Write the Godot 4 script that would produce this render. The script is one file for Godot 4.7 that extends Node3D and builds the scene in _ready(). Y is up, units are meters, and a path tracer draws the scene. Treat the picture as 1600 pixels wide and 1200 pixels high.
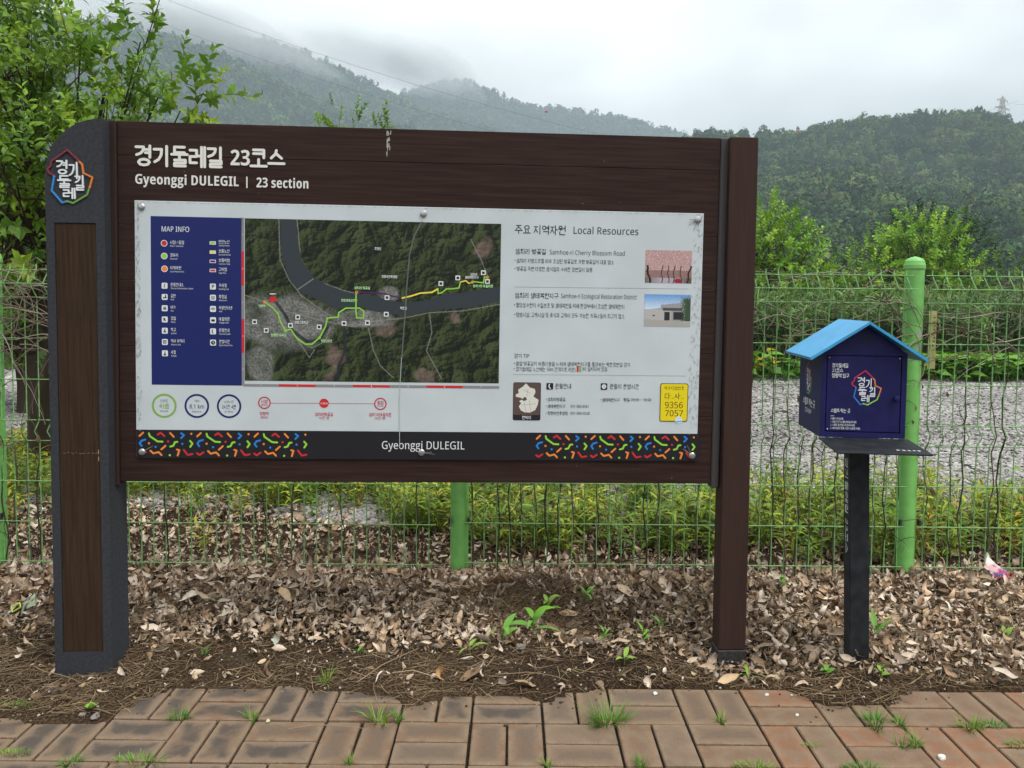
extends Node3D
# A trail information board and a stamp box on leaf litter beside a brick path; a green wire fence, a gravel lot and wooded hills behind.

var rng := RandomNumberGenerator.new()
var taken := {}
var M := {}
var rough := FastNoiseLite.new()
var broad := FastNoiseLite.new()

# ------------------------------------------------------------------ geometry

class Geo:
	var v := PackedVector3Array()
	var n := PackedVector3Array()
	var c := PackedColorArray()
	var uv := PackedVector2Array()
	var i := PackedInt32Array()

	func vert(p: Vector3, nn: Vector3, col: Color, t: Vector2) -> int:
		v.append(p); n.append(nn); c.append(col); uv.append(t)
		return v.size() - 1

	# a, b, c counter-clockwise seen from outside
	func tri(a: Vector3, b: Vector3, d: Vector3, col := Color.WHITE) -> void:
		var nn := (b - a).cross(d - a).normalized()
		var k := v.size()
		for p: Vector3 in [a, b, d]:
			vert(p, nn, col, flat(p, nn))
		i.append_array([k, k + 2, k + 1])

	func quad(a: Vector3, b: Vector3, d: Vector3, e: Vector3, col := Color.WHITE) -> void:
		var nn := (d - a).cross(e - b).normalized()
		var k := v.size()
		for p: Vector3 in [a, b, d, e]:
			vert(p, nn, col, flat(p, nn))
		i.append_array([k, k + 2, k + 1, k, k + 3, k + 2])

	func flat(p: Vector3, nn: Vector3) -> Vector2:
		var m := nn.abs()
		if m.z >= m.x and m.z >= m.y:
			return Vector2(p.x, p.y)
		return Vector2(p.z, p.y) if m.x >= m.y else Vector2(p.x, p.z)

	# a face of a convex solid, turned so that it looks away from the middle
	func face(pts: Array, mid: Vector3, col := Color.WHITE) -> void:
		var nn: Vector3 = (pts[1] - pts[0]).cross(pts[2] - pts[0])
		var q := pts.duplicate()
		if nn.dot(pts[0] + pts[1] + pts[2] - mid * 3.0) < 0.0:
			q.reverse()
		if q.size() == 3:
			tri(q[0], q[1], q[2], col)
		else:
			quad(q[0], q[1], q[2], q[3], col)

	# box between two corners with chamfered edges
	func box(lo: Vector3, hi: Vector3, b := 0.002, col := Color.WHITE) -> void:
		var mid := (lo + hi) * 0.5
		var h := (hi - lo) * 0.5
		var at := func(s: Vector3, axis: int) -> Vector3:
			var p := Vector3(h.x - b, h.y - b, h.z - b)
			p[axis] = h[axis]
			return mid + p * s
		for axis in 3:
			var o := (axis + 1) % 3
			var w := (axis + 2) % 3
			for s: float in [-1.0, 1.0]:
				var q := []
				for k: Vector2 in [Vector2(-1, -1), Vector2(1, -1), Vector2(1, 1), Vector2(-1, 1)]:
					var e := Vector3.ZERO
					e[axis] = s; e[o] = k.x; e[w] = k.y
					q.append(at.call(e, axis))
				face(q, mid, col)
				for r: float in [-1.0, 1.0]:      # the chamfer between this axis and the next one
					var e1 := Vector3.ZERO
					e1[axis] = s; e1[o] = r; e1[w] = -1.0
					var e2 := e1
					e2[w] = 1.0
					face([at.call(e1, axis), at.call(e2, axis), at.call(e2, o), at.call(e1, o)], mid, col)
		for x: float in [-1.0, 1.0]:
			for y: float in [-1.0, 1.0]:
				for z: float in [-1.0, 1.0]:
					var e := Vector3(x, y, z)
					face([at.call(e, 0), at.call(e, 1), at.call(e, 2)], mid, col)

	# outline in the x-y plane drawn out from z0 (back) to z1 (front)
	func prism(poly: PackedVector2Array, z0: float, z1: float, col := Color.WHITE, back := true) -> void:
		var p := poly.duplicate()
		if Geometry2D.is_polygon_clockwise(p):
			p.reverse()
		var t := Geometry2D.triangulate_polygon(p)
		for k in range(0, t.size(), 3):
			var a := p[t[k]]
			var b := p[t[k + 1]]
			var d := p[t[k + 2]]
			if (b - a).cross(d - a) < 0.0:
				var s := b
				b = d
				d = s
			tri(Vector3(a.x, a.y, z1), Vector3(b.x, b.y, z1), Vector3(d.x, d.y, z1), col)
			if back:
				tri(Vector3(a.x, a.y, z0), Vector3(d.x, d.y, z0), Vector3(b.x, b.y, z0), col)
		if z1 - z0 > 0.0003:
			for k in p.size():
				var a := p[k]
				var b := p[(k + 1) % p.size()]
				quad(Vector3(a.x, a.y, z0), Vector3(b.x, b.y, z0), Vector3(b.x, b.y, z1), Vector3(a.x, a.y, z1), col)

	# round bar along a path
	func tube(path: Array, radii: Array, sides := 6, col := Color.WHITE, caps := true) -> void:
		var m := path.size()
		var k0 := v.size()
		var right := Vector3.ZERO
		for k in m:
			var dir: Vector3 = (path[mini(k + 1, m - 1)] - path[maxi(k - 1, 0)]).normalized()
			if k == 0:
				right = dir.cross(Vector3.UP if absf(dir.y) < 0.9 else Vector3.RIGHT).normalized()
			else:
				right = (right - dir * right.dot(dir)).normalized()
			var upw := right.cross(dir)
			var r: float = radii[k] if k < radii.size() else radii[-1]
			for s in sides:
				var a := TAU * s / sides
				var o := right * cos(a) + upw * sin(a)
				vert(path[k] + o * r, o, col, Vector2(float(s) / sides, k * 0.1))
		for k in m - 1:
			for s in sides:
				var a := k0 + k * sides + s
				var b := k0 + k * sides + (s + 1) % sides
				i.append_array([a, b, a + sides, b, b + sides, a + sides])
		if caps:
			for e: int in [0, m - 1]:
				var o := k0 + e * sides
				for s in range(1, sides - 1):
					i.append_array([o, o + s + 1, o + s] if e == 0 else [o, o + s, o + s + 1])

	# profile of (radius, height) turned about the y axis
	func lathe(prof: Array, sides := 24, at := Vector3.ZERO, col := Color.WHITE) -> void:
		for k in prof.size() - 1:
			var a: Vector2 = prof[k]
			var b: Vector2 = prof[k + 1]
			var nn := Vector2(b.y - a.y, a.x - b.x).normalized()
			for s in sides:
				var t0 := TAU * s / sides
				var t1 := TAU * (s + 1) / sides
				var q := v.size()
				for e: Array in [[a, t0], [a, t1], [b, t1], [b, t0]]:
					var d := Vector3(cos(e[1]), 0, sin(e[1]))
					vert(at + d * e[0].x + Vector3.UP * e[0].y, (d * nn.x + Vector3.UP * nn.y).normalized(), col, Vector2(e[1], e[0].y))
				i.append_array([q, q + 1, q + 2, q, q + 2, q + 3])

	# leaf blade along its own path: centre line, half width per point, side direction
	func blade(mid: Array, half: Array, side: Vector3, fold: float, col: Color) -> void:
		var m := mid.size()
		var k0 := v.size()
		for k in m:
			var dir: Vector3 = (mid[mini(k + 1, m - 1)] - mid[maxi(k - 1, 0)]).normalized()
			var sd := (side - dir * side.dot(dir)).normalized()
			var nn := sd.cross(dir).normalized()
			var w: float = half[k]
			vert(mid[k] - sd * w + nn * w * fold, (nn + sd * fold).normalized(), col, Vector2(0, k))
			vert(mid[k], nn, col, Vector2(0.5, k))
			vert(mid[k] + sd * w + nn * w * fold, (nn - sd * fold).normalized(), col, Vector2(1, k))
		for k in m - 1:
			var a := k0 + k * 3
			for s in 2:
				i.append_array([a + s, a + s + 3, a + s + 1, a + s + 1, a + s + 3, a + s + 4])

	func mesh() -> ArrayMesh:
		var arr := []
		arr.resize(Mesh.ARRAY_MAX)
		arr[Mesh.ARRAY_VERTEX] = v
		arr[Mesh.ARRAY_NORMAL] = n
		arr[Mesh.ARRAY_COLOR] = c
		arr[Mesh.ARRAY_TEX_UV] = uv
		arr[Mesh.ARRAY_INDEX] = i
		var am := ArrayMesh.new()
		am.add_surface_from_arrays(Mesh.PRIMITIVE_TRIANGLES, arr)
		return am


func numbered(called: String) -> String:
	taken[called] = taken.get(called, 0) + 1
	return called if taken[called] == 1 else "%s_%03d" % [called, taken[called] - 1]


func tag(o: Node, label: String, category := "", group := "", kind := "") -> Node:
	o.set_meta("label", label)
	if category: o.set_meta("category", category)
	if group: o.set_meta("group", group)
	if kind: o.set_meta("kind", kind)
	return o


func put(called: String, mesh: Mesh, mat: Material, parent: Node = self) -> MeshInstance3D:
	var o := MeshInstance3D.new()
	o.mesh = mesh
	o.material_override = mat
	if parent == self:
		o.name = numbered(called)
		add_child(o)
	else:
		o.name = called
		parent.add_child(o, true)
	return o


func obj(called: String, g: Geo, mat: Material, parent: Node = self) -> MeshInstance3D:
	return put(called, g.mesh(), mat, parent)


func thing(called: String, at: Vector3, turn := 0.0) -> Node3D:
	var o := Node3D.new()
	o.name = numbered(called)
	add_child(o)
	o.position = at
	o.rotation.y = turn
	return o


func spread(called: String, mesh: Mesh, mat: Material, at: Array, cols: Array, parent: Node = self) -> MultiMeshInstance3D:
	var mm := MultiMesh.new()
	mm.transform_format = MultiMesh.TRANSFORM_3D
	mm.use_colors = true
	mm.mesh = mesh
	mm.instance_count = at.size()
	for k in at.size():
		mm.set_instance_transform(k, at[k])
		mm.set_instance_color(k, cols[k])
	var o := MultiMeshInstance3D.new()
	o.multimesh = mm
	o.material_override = mat
	if parent == self:
		o.name = numbered(called)
		add_child(o)
	else:
		o.name = called
		parent.add_child(o, true)
	return o


func ran(a: float, b: float) -> float:
	return rng.randf_range(a, b)


func mixed(list: Array, wobble := 0.15) -> Color:
	var a: Color = list[rng.randi() % list.size()]
	var b: Color = list[rng.randi() % list.size()]
	var c := a.lerp(b, rng.randf())
	var k := 1.0 + ran(-wobble, wobble)
	return Color(c.r * k, c.g * k, c.b * k)


func lin(r: float, g: float, b: float) -> Color:
	return Color(r, g, b).linear_to_srgb()


func smooth(a: float, b: float, x: float) -> float:
	return smoothstep(a, b, x)

# ------------------------------------------------------------------ materials

func noise_tex(size: int, freq: float, lo: Color, hi: Color, oct := 4, kind := FastNoiseLite.TYPE_SIMPLEX_SMOOTH, seed_ := 1, normal := 0.0) -> NoiseTexture2D:
	var f := FastNoiseLite.new()
	f.noise_type = kind
	f.seed = seed_
	f.frequency = freq
	f.fractal_octaves = oct
	var t := NoiseTexture2D.new()
	t.width = size
	t.height = size
	t.seamless = true
	t.noise = f
	if normal > 0.0:
		t.as_normal_map = true
		t.bump_strength = normal
	else:
		var g := Gradient.new()
		g.offsets = PackedFloat32Array([0.15, 0.85])
		g.colors = PackedColorArray([lo, hi])
		t.color_ramp = g
	return t


func mat(r: float, g: float, b: float, roughness := 0.7, spec := 0.5) -> StandardMaterial3D:
	var m := StandardMaterial3D.new()
	m.albedo_color = lin(r, g, b)
	m.roughness = roughness
	m.metallic_specular = spec
	return m


# colours come from the vertices and the copies
func tinted(roughness := 0.7, spec := 0.5, back := 0.0) -> StandardMaterial3D:
	var m := StandardMaterial3D.new()
	m.vertex_color_use_as_albedo = true
	m.roughness = roughness
	m.metallic_specular = spec
	m.cull_mode = BaseMaterial3D.CULL_DISABLED
	if back > 0.0:
		m.backlight_enabled = true
		m.backlight = Color(back, back, back)
	return m


func grained(r: float, g: float, b: float, along_x: bool, roughness: float, bump: float, seed_: int, tone := 0.8, fine := 9.0) -> StandardMaterial3D:
	var m := mat(r, g, b, roughness, 0.22)
	m.albedo_texture = noise_tex(512, 0.012, Color(tone, tone, tone), Color(1, 1, 1), 5, FastNoiseLite.TYPE_SIMPLEX_SMOOTH, seed_)
	m.normal_enabled = true
	m.normal_texture = noise_tex(512, 0.02, Color.BLACK, Color.WHITE, 4, FastNoiseLite.TYPE_SIMPLEX_SMOOTH, seed_ + 7, 4.0)
	m.normal_scale = bump
	m.uv1_scale = Vector3(0.4, fine, 1) if along_x else Vector3(fine, 0.4, 1)
	return m


func build_materials() -> void:
	M.board = grained(0.041, 0.0225, 0.0185, true, 0.6, 0.5, 3)
	M.board2 = grained(0.039, 0.0212, 0.0176, true, 0.62, 0.5, 23)
	M.post = grained(0.047, 0.0262, 0.0215, false, 0.58, 0.1, 5, 0.9, 14.0)
	M.inset = grained(0.046, 0.0275, 0.0168, false, 0.75, 0.5, 9, 0.82, 12.0)
	M.trim = mat(0.032, 0.02, 0.017, 0.7, 0.22)
	M.rail = mat(0.047, 0.041, 0.042, 0.6, 0.4)
	var col := mat(0.043, 0.046, 0.054, 0.78, 0.25)
	col.uv1_triplanar = true
	col.uv1_scale = Vector3.ONE * 2.0
	col.albedo_texture = noise_tex(512, 0.06, Color(0.84, 0.84, 0.85), Color(1, 1, 1), 5, FastNoiseLite.TYPE_SIMPLEX_SMOOTH, 31)
	col.normal_enabled = true
	col.normal_texture = noise_tex(512, 0.25, Color.BLACK, Color.WHITE, 3, FastNoiseLite.TYPE_SIMPLEX, 33, 3.0)
	col.normal_scale = 0.25
	M.column = col
	M.sheet = mat(0.52, 0.575, 0.61, 0.42, 0.35)
	M.sheet.albedo_texture = noise_tex(512, 0.008, Color(0.97, 0.97, 0.965), Color(1, 1, 1), 5, FastNoiseLite.TYPE_SIMPLEX_SMOOTH, 41)
	M.print = tinted(0.45, 0.32)
	M.paint = tinted(0.55, 0.45)
	M.steel = mat(0.45, 0.45, 0.44, 0.35)
	M.steel.metallic = 0.8
	M.shoe = mat(0.035, 0.036, 0.038, 0.7)
	M.shoe.uv1_triplanar = true
	M.shoe.uv1_scale = Vector3.ONE * 6.0
	M.shoe.albedo_texture = noise_tex(256, 0.03, Color(0.6, 0.5, 0.45), Color(1, 1, 1), 5, FastNoiseLite.TYPE_SIMPLEX_SMOOTH, 43)
	var fence := mat(0.19, 0.49, 0.125, 0.45, 0.5)
	fence.uv1_triplanar = true
	fence.uv1_scale = Vector3.ONE * 1.5
	fence.albedo_texture = noise_tex(512, 0.02, Color(0.9, 0.92, 0.88), Color(1, 1, 1), 5, FastNoiseLite.TYPE_SIMPLEX_SMOOTH, 47)
	M.fence = fence
	var wire := mat(0.26, 0.5, 0.2, 0.5, 0.4)
	wire.uv1_triplanar = true
	wire.uv1_world_triplanar = true
	wire.uv1_scale = Vector3.ONE * 1.5
	wire.albedo_texture = noise_tex(512, 0.04, Color(0.68, 0.72, 0.66), Color(1, 1, 1), 5, FastNoiseLite.TYPE_SIMPLEX_SMOOTH, 48)
	M.wire = wire
	M.navy = mat(0.0118, 0.0115, 0.088, 0.5, 0.35)
	M.navy.uv1_triplanar = true
	M.navy.uv1_scale = Vector3.ONE * 2.0
	M.navy.albedo_texture = noise_tex(512, 0.015, Color(0.86, 0.86, 0.86), Color(1, 1, 1), 5, FastNoiseLite.TYPE_SIMPLEX_SMOOTH, 51)
	M.roof = mat(0.05, 0.33, 0.63, 0.45, 0.4)
	M.roof.uv1_triplanar = true
	M.roof.albedo_texture = noise_tex(512, 0.02, Color(0.9, 0.9, 0.9), Color(1, 1, 1), 5, FastNoiseLite.TYPE_SIMPLEX_SMOOTH, 53)
	M.dark = mat(0.023, 0.027, 0.033, 0.6, 0.3)
	M.dark.uv1_triplanar = true
	M.dark.uv1_scale = Vector3.ONE * 2.0
	M.dark.albedo_texture = noise_tex(512, 0.015, Color(0.7, 0.7, 0.68), Color(1, 1, 1), 5, FastNoiseLite.TYPE_SIMPLEX_SMOOTH, 57)
	M.leaf = tinted(0.5, 0.4, 0.8)
	M.dry = tinted(0.85, 0.25, 0.1)
	M.bark = tinted(0.9, 0.2)
	M.stone = tinted(0.85, 0.3)
	M.far = tinted(0.9, 0.1, 0.2)
	M.grass = tinted(0.55, 0.4, 0.5)

# ------------------------------------------------------------------ lettering: strokes of the Korean letters, and a font for the Latin ones

var font: SystemFont
var bold: SystemFont

const INITIAL := "ㄱㄲㄴㄷㄸㄹㅁㅂㅃㅅㅆㅇㅈㅉㅊㅋㅌㅍㅎ"
const FINAL := ["", "ㄱ", "ㄲ", "ㄱㅅ", "ㄴ", "ㄴㅈ", "ㄴㅎ", "ㄷ", "ㄹ", "ㄹㄱ", "ㄹㅁ", "ㄹㅂ", "ㄹㅅ", "ㄹㅌ", "ㄹㅍ", "ㄹㅎ", "ㅁ", "ㅂ", "ㅂㅅ", "ㅅ", "ㅆ", "ㅇ", "ㅈ", "ㅊ", "ㅋ", "ㅌ", "ㅍ", "ㅎ"]
const CONS := {
	"ㄱ": [[0, 0, 1, 0, 1, 1]], "ㄴ": [[0, 0, 0, 1, 1, 1]], "ㄷ": [[1, 0, 0, 0, 0, 1, 1, 1]], "ㄹ": [[0, 0, 1, 0, 1, 0.5, 0, 0.5, 0, 1, 1, 1]],
	"ㅁ": [[0, 0, 1, 0, 1, 1, 0, 1, 0, 0]], "ㅂ": [[0, 0, 0, 1, 1, 1, 1, 0], [0, 0.45, 1, 0.45]], "ㅅ": [[0.5, 0, 0.42, 0.45, 0, 1], [0.47, 0.4, 1, 1]],
	"ㅈ": [[0, 0, 1, 0], [0.5, 0, 0.42, 0.45, 0, 1], [0.47, 0.45, 1, 1]], "ㅊ": [[0.32, -0.1, 0.68, -0.1], [0, 0.18, 1, 0.18], [0.5, 0.18, 0.42, 0.55, 0, 1], [0.47, 0.52, 1, 1]],
	"ㅋ": [[0, 0, 1, 0, 1, 1], [0, 0.47, 1, 0.47]], "ㅌ": [[1, 0, 0, 0, 0, 1, 1, 1], [0, 0.5, 1, 0.5]], "ㅍ": [[0, 0, 1, 0], [0.28, 0, 0.28, 1], [0.72, 0, 0.72, 1], [0, 1, 1, 1]],
	"ㅇ": [[0.5, 0, 0.85, 0.13, 1, 0.5, 0.85, 0.87, 0.5, 1, 0.15, 0.87, 0, 0.5, 0.15, 0.13, 0.5, 0]],
	"ㅎ": [[0.32, -0.08, 0.68, -0.08], [0, 0.2, 1, 0.2], [0.5, 0.42, 0.75, 0.5, 0.85, 0.71, 0.75, 0.92, 0.5, 1, 0.25, 0.92, 0.15, 0.71, 0.25, 0.5, 0.5, 0.42]],
}
const UPRIGHT := {
	0: [[0.25, 0, 0.25, 1], [0.25, 0.45, 1, 0.45]], 1: [[0.15, 0, 0.15, 1], [0.8, 0, 0.8, 1], [0.15, 0.45, 0.8, 0.45]], 2: [[0.25, 0, 0.25, 1], [0.25, 0.32, 1, 0.32], [0.25, 0.6, 1, 0.6]],
	3: [[0.15, 0, 0.15, 1], [0.8, 0, 0.8, 1], [0.15, 0.33, 0.8, 0.33], [0.15, 0.6, 0.8, 0.6]], 4: [[0.8, 0, 0.8, 1], [0.05, 0.45, 0.8, 0.45]],
	5: [[0.42, 0, 0.42, 1], [0.95, 0, 0.95, 1], [-0.15, 0.45, 0.42, 0.45]], 6: [[0.8, 0, 0.8, 1], [0.05, 0.32, 0.8, 0.32], [0.05, 0.6, 0.8, 0.6]],
	7: [[0.42, 0, 0.42, 1], [0.95, 0, 0.95, 1], [-0.15, 0.33, 0.42, 0.33], [-0.15, 0.6, 0.42, 0.6]], 20: [[0.6, 0, 0.6, 1]],
}
const LYING := {8: [[0, 0.9, 1, 0.9], [0.5, 0, 0.5, 0.9]], 12: [[0, 0.9, 1, 0.9], [0.33, 0, 0.33, 0.9], [0.67, 0, 0.67, 0.9]], 13: [[0, 0.15, 1, 0.15], [0.5, 0.15, 0.5, 1]],
	17: [[0, 0.15, 1, 0.15], [0.33, 0.15, 0.33, 1], [0.67, 0.15, 0.67, 1]], 18: [[0, 0.5, 1, 0.5]]}
const JOINED := {9: [8, 0], 10: [8, 1], 11: [8, 20], 14: [13, 4], 15: [13, 5], 16: [13, 20], 19: [18, 20]}


func into(strokes: Array, r: Rect2, out: Array) -> void:
	for s: Array in strokes:
		var p := PackedVector2Array()
		for k in range(0, s.size(), 2):
			p.append(r.position + Vector2(s[k], s[k + 1]) * r.size)
		out.append(p)


func consonant(j: String, r: Rect2, bent: bool, out: Array) -> void:
	if j.length() == 2 or j in "ㄲㄸㅃㅆㅉ":
		var pair: String = j if j.length() == 2 else {"ㄲ": "ㄱㄱ", "ㄸ": "ㄷㄷ", "ㅃ": "ㅂㅂ", "ㅆ": "ㅅㅅ", "ㅉ": "ㅈㅈ"}[j]
		var w := r.size.x * 0.43
		consonant(pair[0], Rect2(r.position, Vector2(w, r.size.y)), false, out)
		consonant(pair[1], Rect2(r.position + Vector2(r.size.x - w, 0), Vector2(w, r.size.y)), false, out)
	elif bent and j == "ㄱ":
		into([[0, 0, 1, 0, 0.93, 0.45, 0.62, 0.8, 0.08, 1]], r, out)
	elif bent and j == "ㅋ":
		into([[0, 0, 1, 0, 0.93, 0.45, 0.62, 0.8, 0.08, 1], [0.05, 0.5, 0.9, 0.42]], r, out)
	else:
		into(CONS[j], r, out)


# the strokes of one syllable in a unit square, y down
func syllable(code: int) -> Array:
	var k := code - 0xAC00
	var first := INITIAL[k / 588]
	var vowel := (k % 588) / 28
	var last: String = FINAL[k % 28]
	var out := []
	var closed := last != ""
	if UPRIGHT.has(vowel):
		var two := vowel in [1, 3, 5, 7]
		consonant(first, Rect2(0.05, 0.06, 0.4 if two else 0.46, 0.4) if closed else Rect2(0.05, 0.16, 0.4 if two else 0.46, 0.64), true, out)
		into(UPRIGHT[vowel], Rect2(0.6, 0.0, 0.36, 0.58 if closed else 1.0), out)
	elif LYING.has(vowel):
		consonant(first, Rect2(0.2, 0.02, 0.6, 0.28) if closed else Rect2(0.18, 0.06, 0.64, 0.4), false, out)
		into(LYING[vowel], Rect2(0.02, 0.36, 0.96, 0.22) if closed else Rect2(0.02, 0.54, 0.96, 0.38), out)
	else:
		consonant(first, Rect2(0.08, 0.04, 0.42, 0.26) if closed else Rect2(0.08, 0.08, 0.42, 0.36), true, out)
		into(LYING[JOINED[vowel][0]], Rect2(0.0, 0.34, 0.6, 0.2) if closed else Rect2(0.0, 0.52, 0.6, 0.3), out)
		into(UPRIGHT[JOINED[vowel][1]], Rect2(0.64, 0.0, 0.32, 0.62 if closed else 1.0), out)
	if closed:
		consonant(last, Rect2(0.2, 0.68, 0.66, 0.3), false, out)
	return out


# a thick line in the x-y plane; steps of a few hundredths of a millimetre keep crossing strokes apart
func stroke(g: Geo, p: PackedVector2Array, w: float, z: float, depth: float, col: Color, ends: bool, order: int) -> void:
	var up := (order % 6) * 7.5e-5
	for k in p.size() - 1:
		var a := p[k]
		var b := p[k + 1]
		var d := (b - a).normalized()
		var s := d.orthogonal() * w * 0.5
		var e := Vector2.ZERO if ends else d * w * 0.4
		g.prism(PackedVector2Array([a - e + s, a - e - s, b + e - s, b + e + s]), z, z + depth + up + (k % 2) * 2.5e-5, col, false)
	if ends:
		for k in p.size():
			if k > 0 and p[k].is_equal_approx(p[0]):
				continue
			disc(g, p[k], w * 0.5, z, depth + up + 5e-5, col, 8)


func disc(g: Geo, at: Vector2, r: float, z: float, depth: float, col: Color, sides := 24) -> void:
	var q := PackedVector2Array()
	for s in sides:
		q.append(at + Vector2.from_angle(TAU * (s + 0.5) / sides) * r)
	g.prism(q, z, z + depth, col, false)


func ring(g: Geo, at: Vector2, r: float, w: float, z: float, depth: float, col: Color) -> void:
	for s in 36:
		var a := Vector2.from_angle(TAU * s / 36.0)
		var b := Vector2.from_angle(TAU * (s + 1) / 36.0)
		g.prism(PackedVector2Array([at + a * (r - w), at + a * r, at + b * r, at + b * (r - w)]), z, z + depth, col, false)


func latin(s: String, heavy := false) -> Dictionary:
	var tm := TextMesh.new()
	var face: SystemFont = bold if heavy else font
	tm.font = face
	tm.font_size = 100
	tm.pixel_size = 0.01
	tm.depth = 0.0
	tm.curve_step = 2.0
	tm.horizontal_alignment = HORIZONTAL_ALIGNMENT_LEFT
	tm.vertical_alignment = VERTICAL_ALIGNMENT_TOP
	tm.text = s
	return {"arrays": tm.surface_get_arrays(0), "drop": face.get_ascent(100) * 0.01, "wide": face.get_string_size(s, HORIZONTAL_ALIGNMENT_LEFT, -1, 100).x * 0.01}


func is_korean(ch: String) -> bool:
	return ch.unicode_at(0) >= 0xAC00 and ch.unicode_at(0) <= 0xD7A3


# writes s from (x, y) on the base line, em high, squeezed or stretched to the width wide
func write(g: Geo, s: String, x: float, y: float, em: float, wide: float, weight: float, col: Color, z: float, depth := 0.0) -> void:
	var runs := []
	for ch in s:
		var ko := is_korean(ch)
		if runs.is_empty() or ko or is_korean(runs[-1]):
			runs.append(ch)
		else:
			runs[-1] += ch
	var long := 0.0
	var cache := []
	for r: String in runs:
		if is_korean(r):
			cache.append(null)
			long += 0.95
		else:
			var l := {"wide": 0.28 * r.length()} if r.strip_edges() == "" else latin(r, weight > 0.125)
			cache.append(l)
			long += l.wide
	var sx := wide / (long - (0.08 if is_korean(runs[-1]) else 0.0)) if wide > 0.0 else em
	var at := x
	for k in runs.size():
		var r: String = runs[k]
		if is_korean(r):
			var n := 0
			for p: PackedVector2Array in syllable(r.unicode_at(0)):
				var q := PackedVector2Array()
				for e in p:
					q.append(Vector2(at + e.x * 0.87 * sx, y + (0.80 - e.y * 0.92) * em))
				stroke(g, q, weight * (1.0 if em > 0.022 else 0.95) * minf(em, sx * 1.1), z, depth, col, em > 0.03, n)
				n += 1
			at += 0.95 * sx
		else:
			var l: Dictionary = cache[k]
			if l.has("arrays"):
				var vs: PackedVector3Array = l.arrays[Mesh.ARRAY_VERTEX]
				var ix: PackedInt32Array = l.arrays[Mesh.ARRAY_INDEX] if l.arrays[Mesh.ARRAY_INDEX] != null else PackedInt32Array(range(vs.size()))
				for t in range(0, ix.size(), 3):
					var q := []
					for e in 3:
						var p := vs[ix[t + e]]
						q.append(Vector2(at + p.x * sx, y + (p.y + l.drop) * em))
					g.prism(PackedVector2Array(q), z, z + depth, col, false)
			at += l.wide * sx


# the trail's emblem: four coloured strokes round five syllables, in a box one unit high
const EMBLEM := [
	["red", [0.115, 0.48, 0.02, 0.43, 0.0, 0.36, 0.065, 0.305, 0.075, 0.22, 0.39, 0.0, 0.56, 0.155]], ["orange", [0.615, 0.215, 0.67, 0.27, 0.69, 0.43, 0.865, 0.51, 0.82, 0.66]],
	["lime", [0.8, 0.72, 0.755, 0.84, 0.48, 1.0, 0.4, 0.975]], ["blue", [0.35, 0.97, 0.27, 0.995, 0.07, 0.77, 0.12, 0.53]],
]
const EMBLEM_DOTS := [["red", 0.585, 0.183], ["orange", 0.812, 0.69], ["lime", 0.365, 0.968], ["blue", 0.122, 0.505]]
const EMBLEM_TEXT := [["경", 0.17, 0.2, 0.22, 0.255], ["기", 0.41, 0.235, 0.19, 0.3], ["둘", 0.19, 0.485, 0.25, 0.225], ["길", 0.52, 0.48, 0.19, 0.275], ["레", 0.29, 0.725, 0.24, 0.185]]


func emblem(g: Geo, o: Vector2, high: float, wide: float, z: float, depth: float, tints := INK) -> void:
	var to := func(x: float, y: float) -> Vector2: return o + Vector2(x * wide, -y * high)
	for e: Array in EMBLEM:
		var p := PackedVector2Array()
		for k in range(0, e[1].size(), 2):
			p.append(to.call(e[1][k], e[1][k + 1]))
		stroke(g, p, 0.034 * minf(high, wide), z, depth, tints[e[0]], true, 0)
	for d: Array in EMBLEM_DOTS:
		disc(g, to.call(d[1], d[2]), 0.024 * minf(high, wide), z, depth + 2e-4, tints[d[0]], 10)
	for t: Array in EMBLEM_TEXT:
		var n := 0
		for p: PackedVector2Array in syllable(t[0].unicode_at(0)):
			var q := PackedVector2Array()
			for e in p:
				q.append(to.call(t[1] + e.x * t[3], t[2] + e.y * t[4]))
			stroke(g, q, 0.03 * minf(high, wide), z, depth, INK.white, true, n)
			n += 1


const INK := {
	"white": Color(0.66, 0.69, 0.7), "navy": Color(0.013, 0.02, 0.118), "red": Color(0.52, 0.028, 0.035), "green": Color(0.25, 0.56, 0.07), "orange": Color(0.75, 0.23, 0.04),
	"yellow": Color(0.74, 0.62, 0.08), "purple": Color(0.075, 0.018, 0.12), "ink": Color(0.02, 0.02, 0.026), "slate": Color(0.085, 0.085, 0.1), "grey": Color(0.23, 0.22, 0.23),
	"mint": Color(0.42, 0.72, 0.36), "leaf": Color(0.2, 0.38, 0.06), "umber": Color(0.1, 0.07, 0.062), "paper": Color(0.62, 0.62, 0.57), "lemon": Color(0.72, 0.58, 0.015),
	"sky": Color(0.1, 0.45, 0.75), "rose": Color(0.48, 0.03, 0.06), "black": Color(0.017, 0.017, 0.021), "lime": Color(0.27, 0.58, 0.05), "blue": Color(0.02, 0.2, 0.6),
}

# ------------------------------------------------------------------ what is printed on the board, in metres from the sheet's lower left corner

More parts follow.
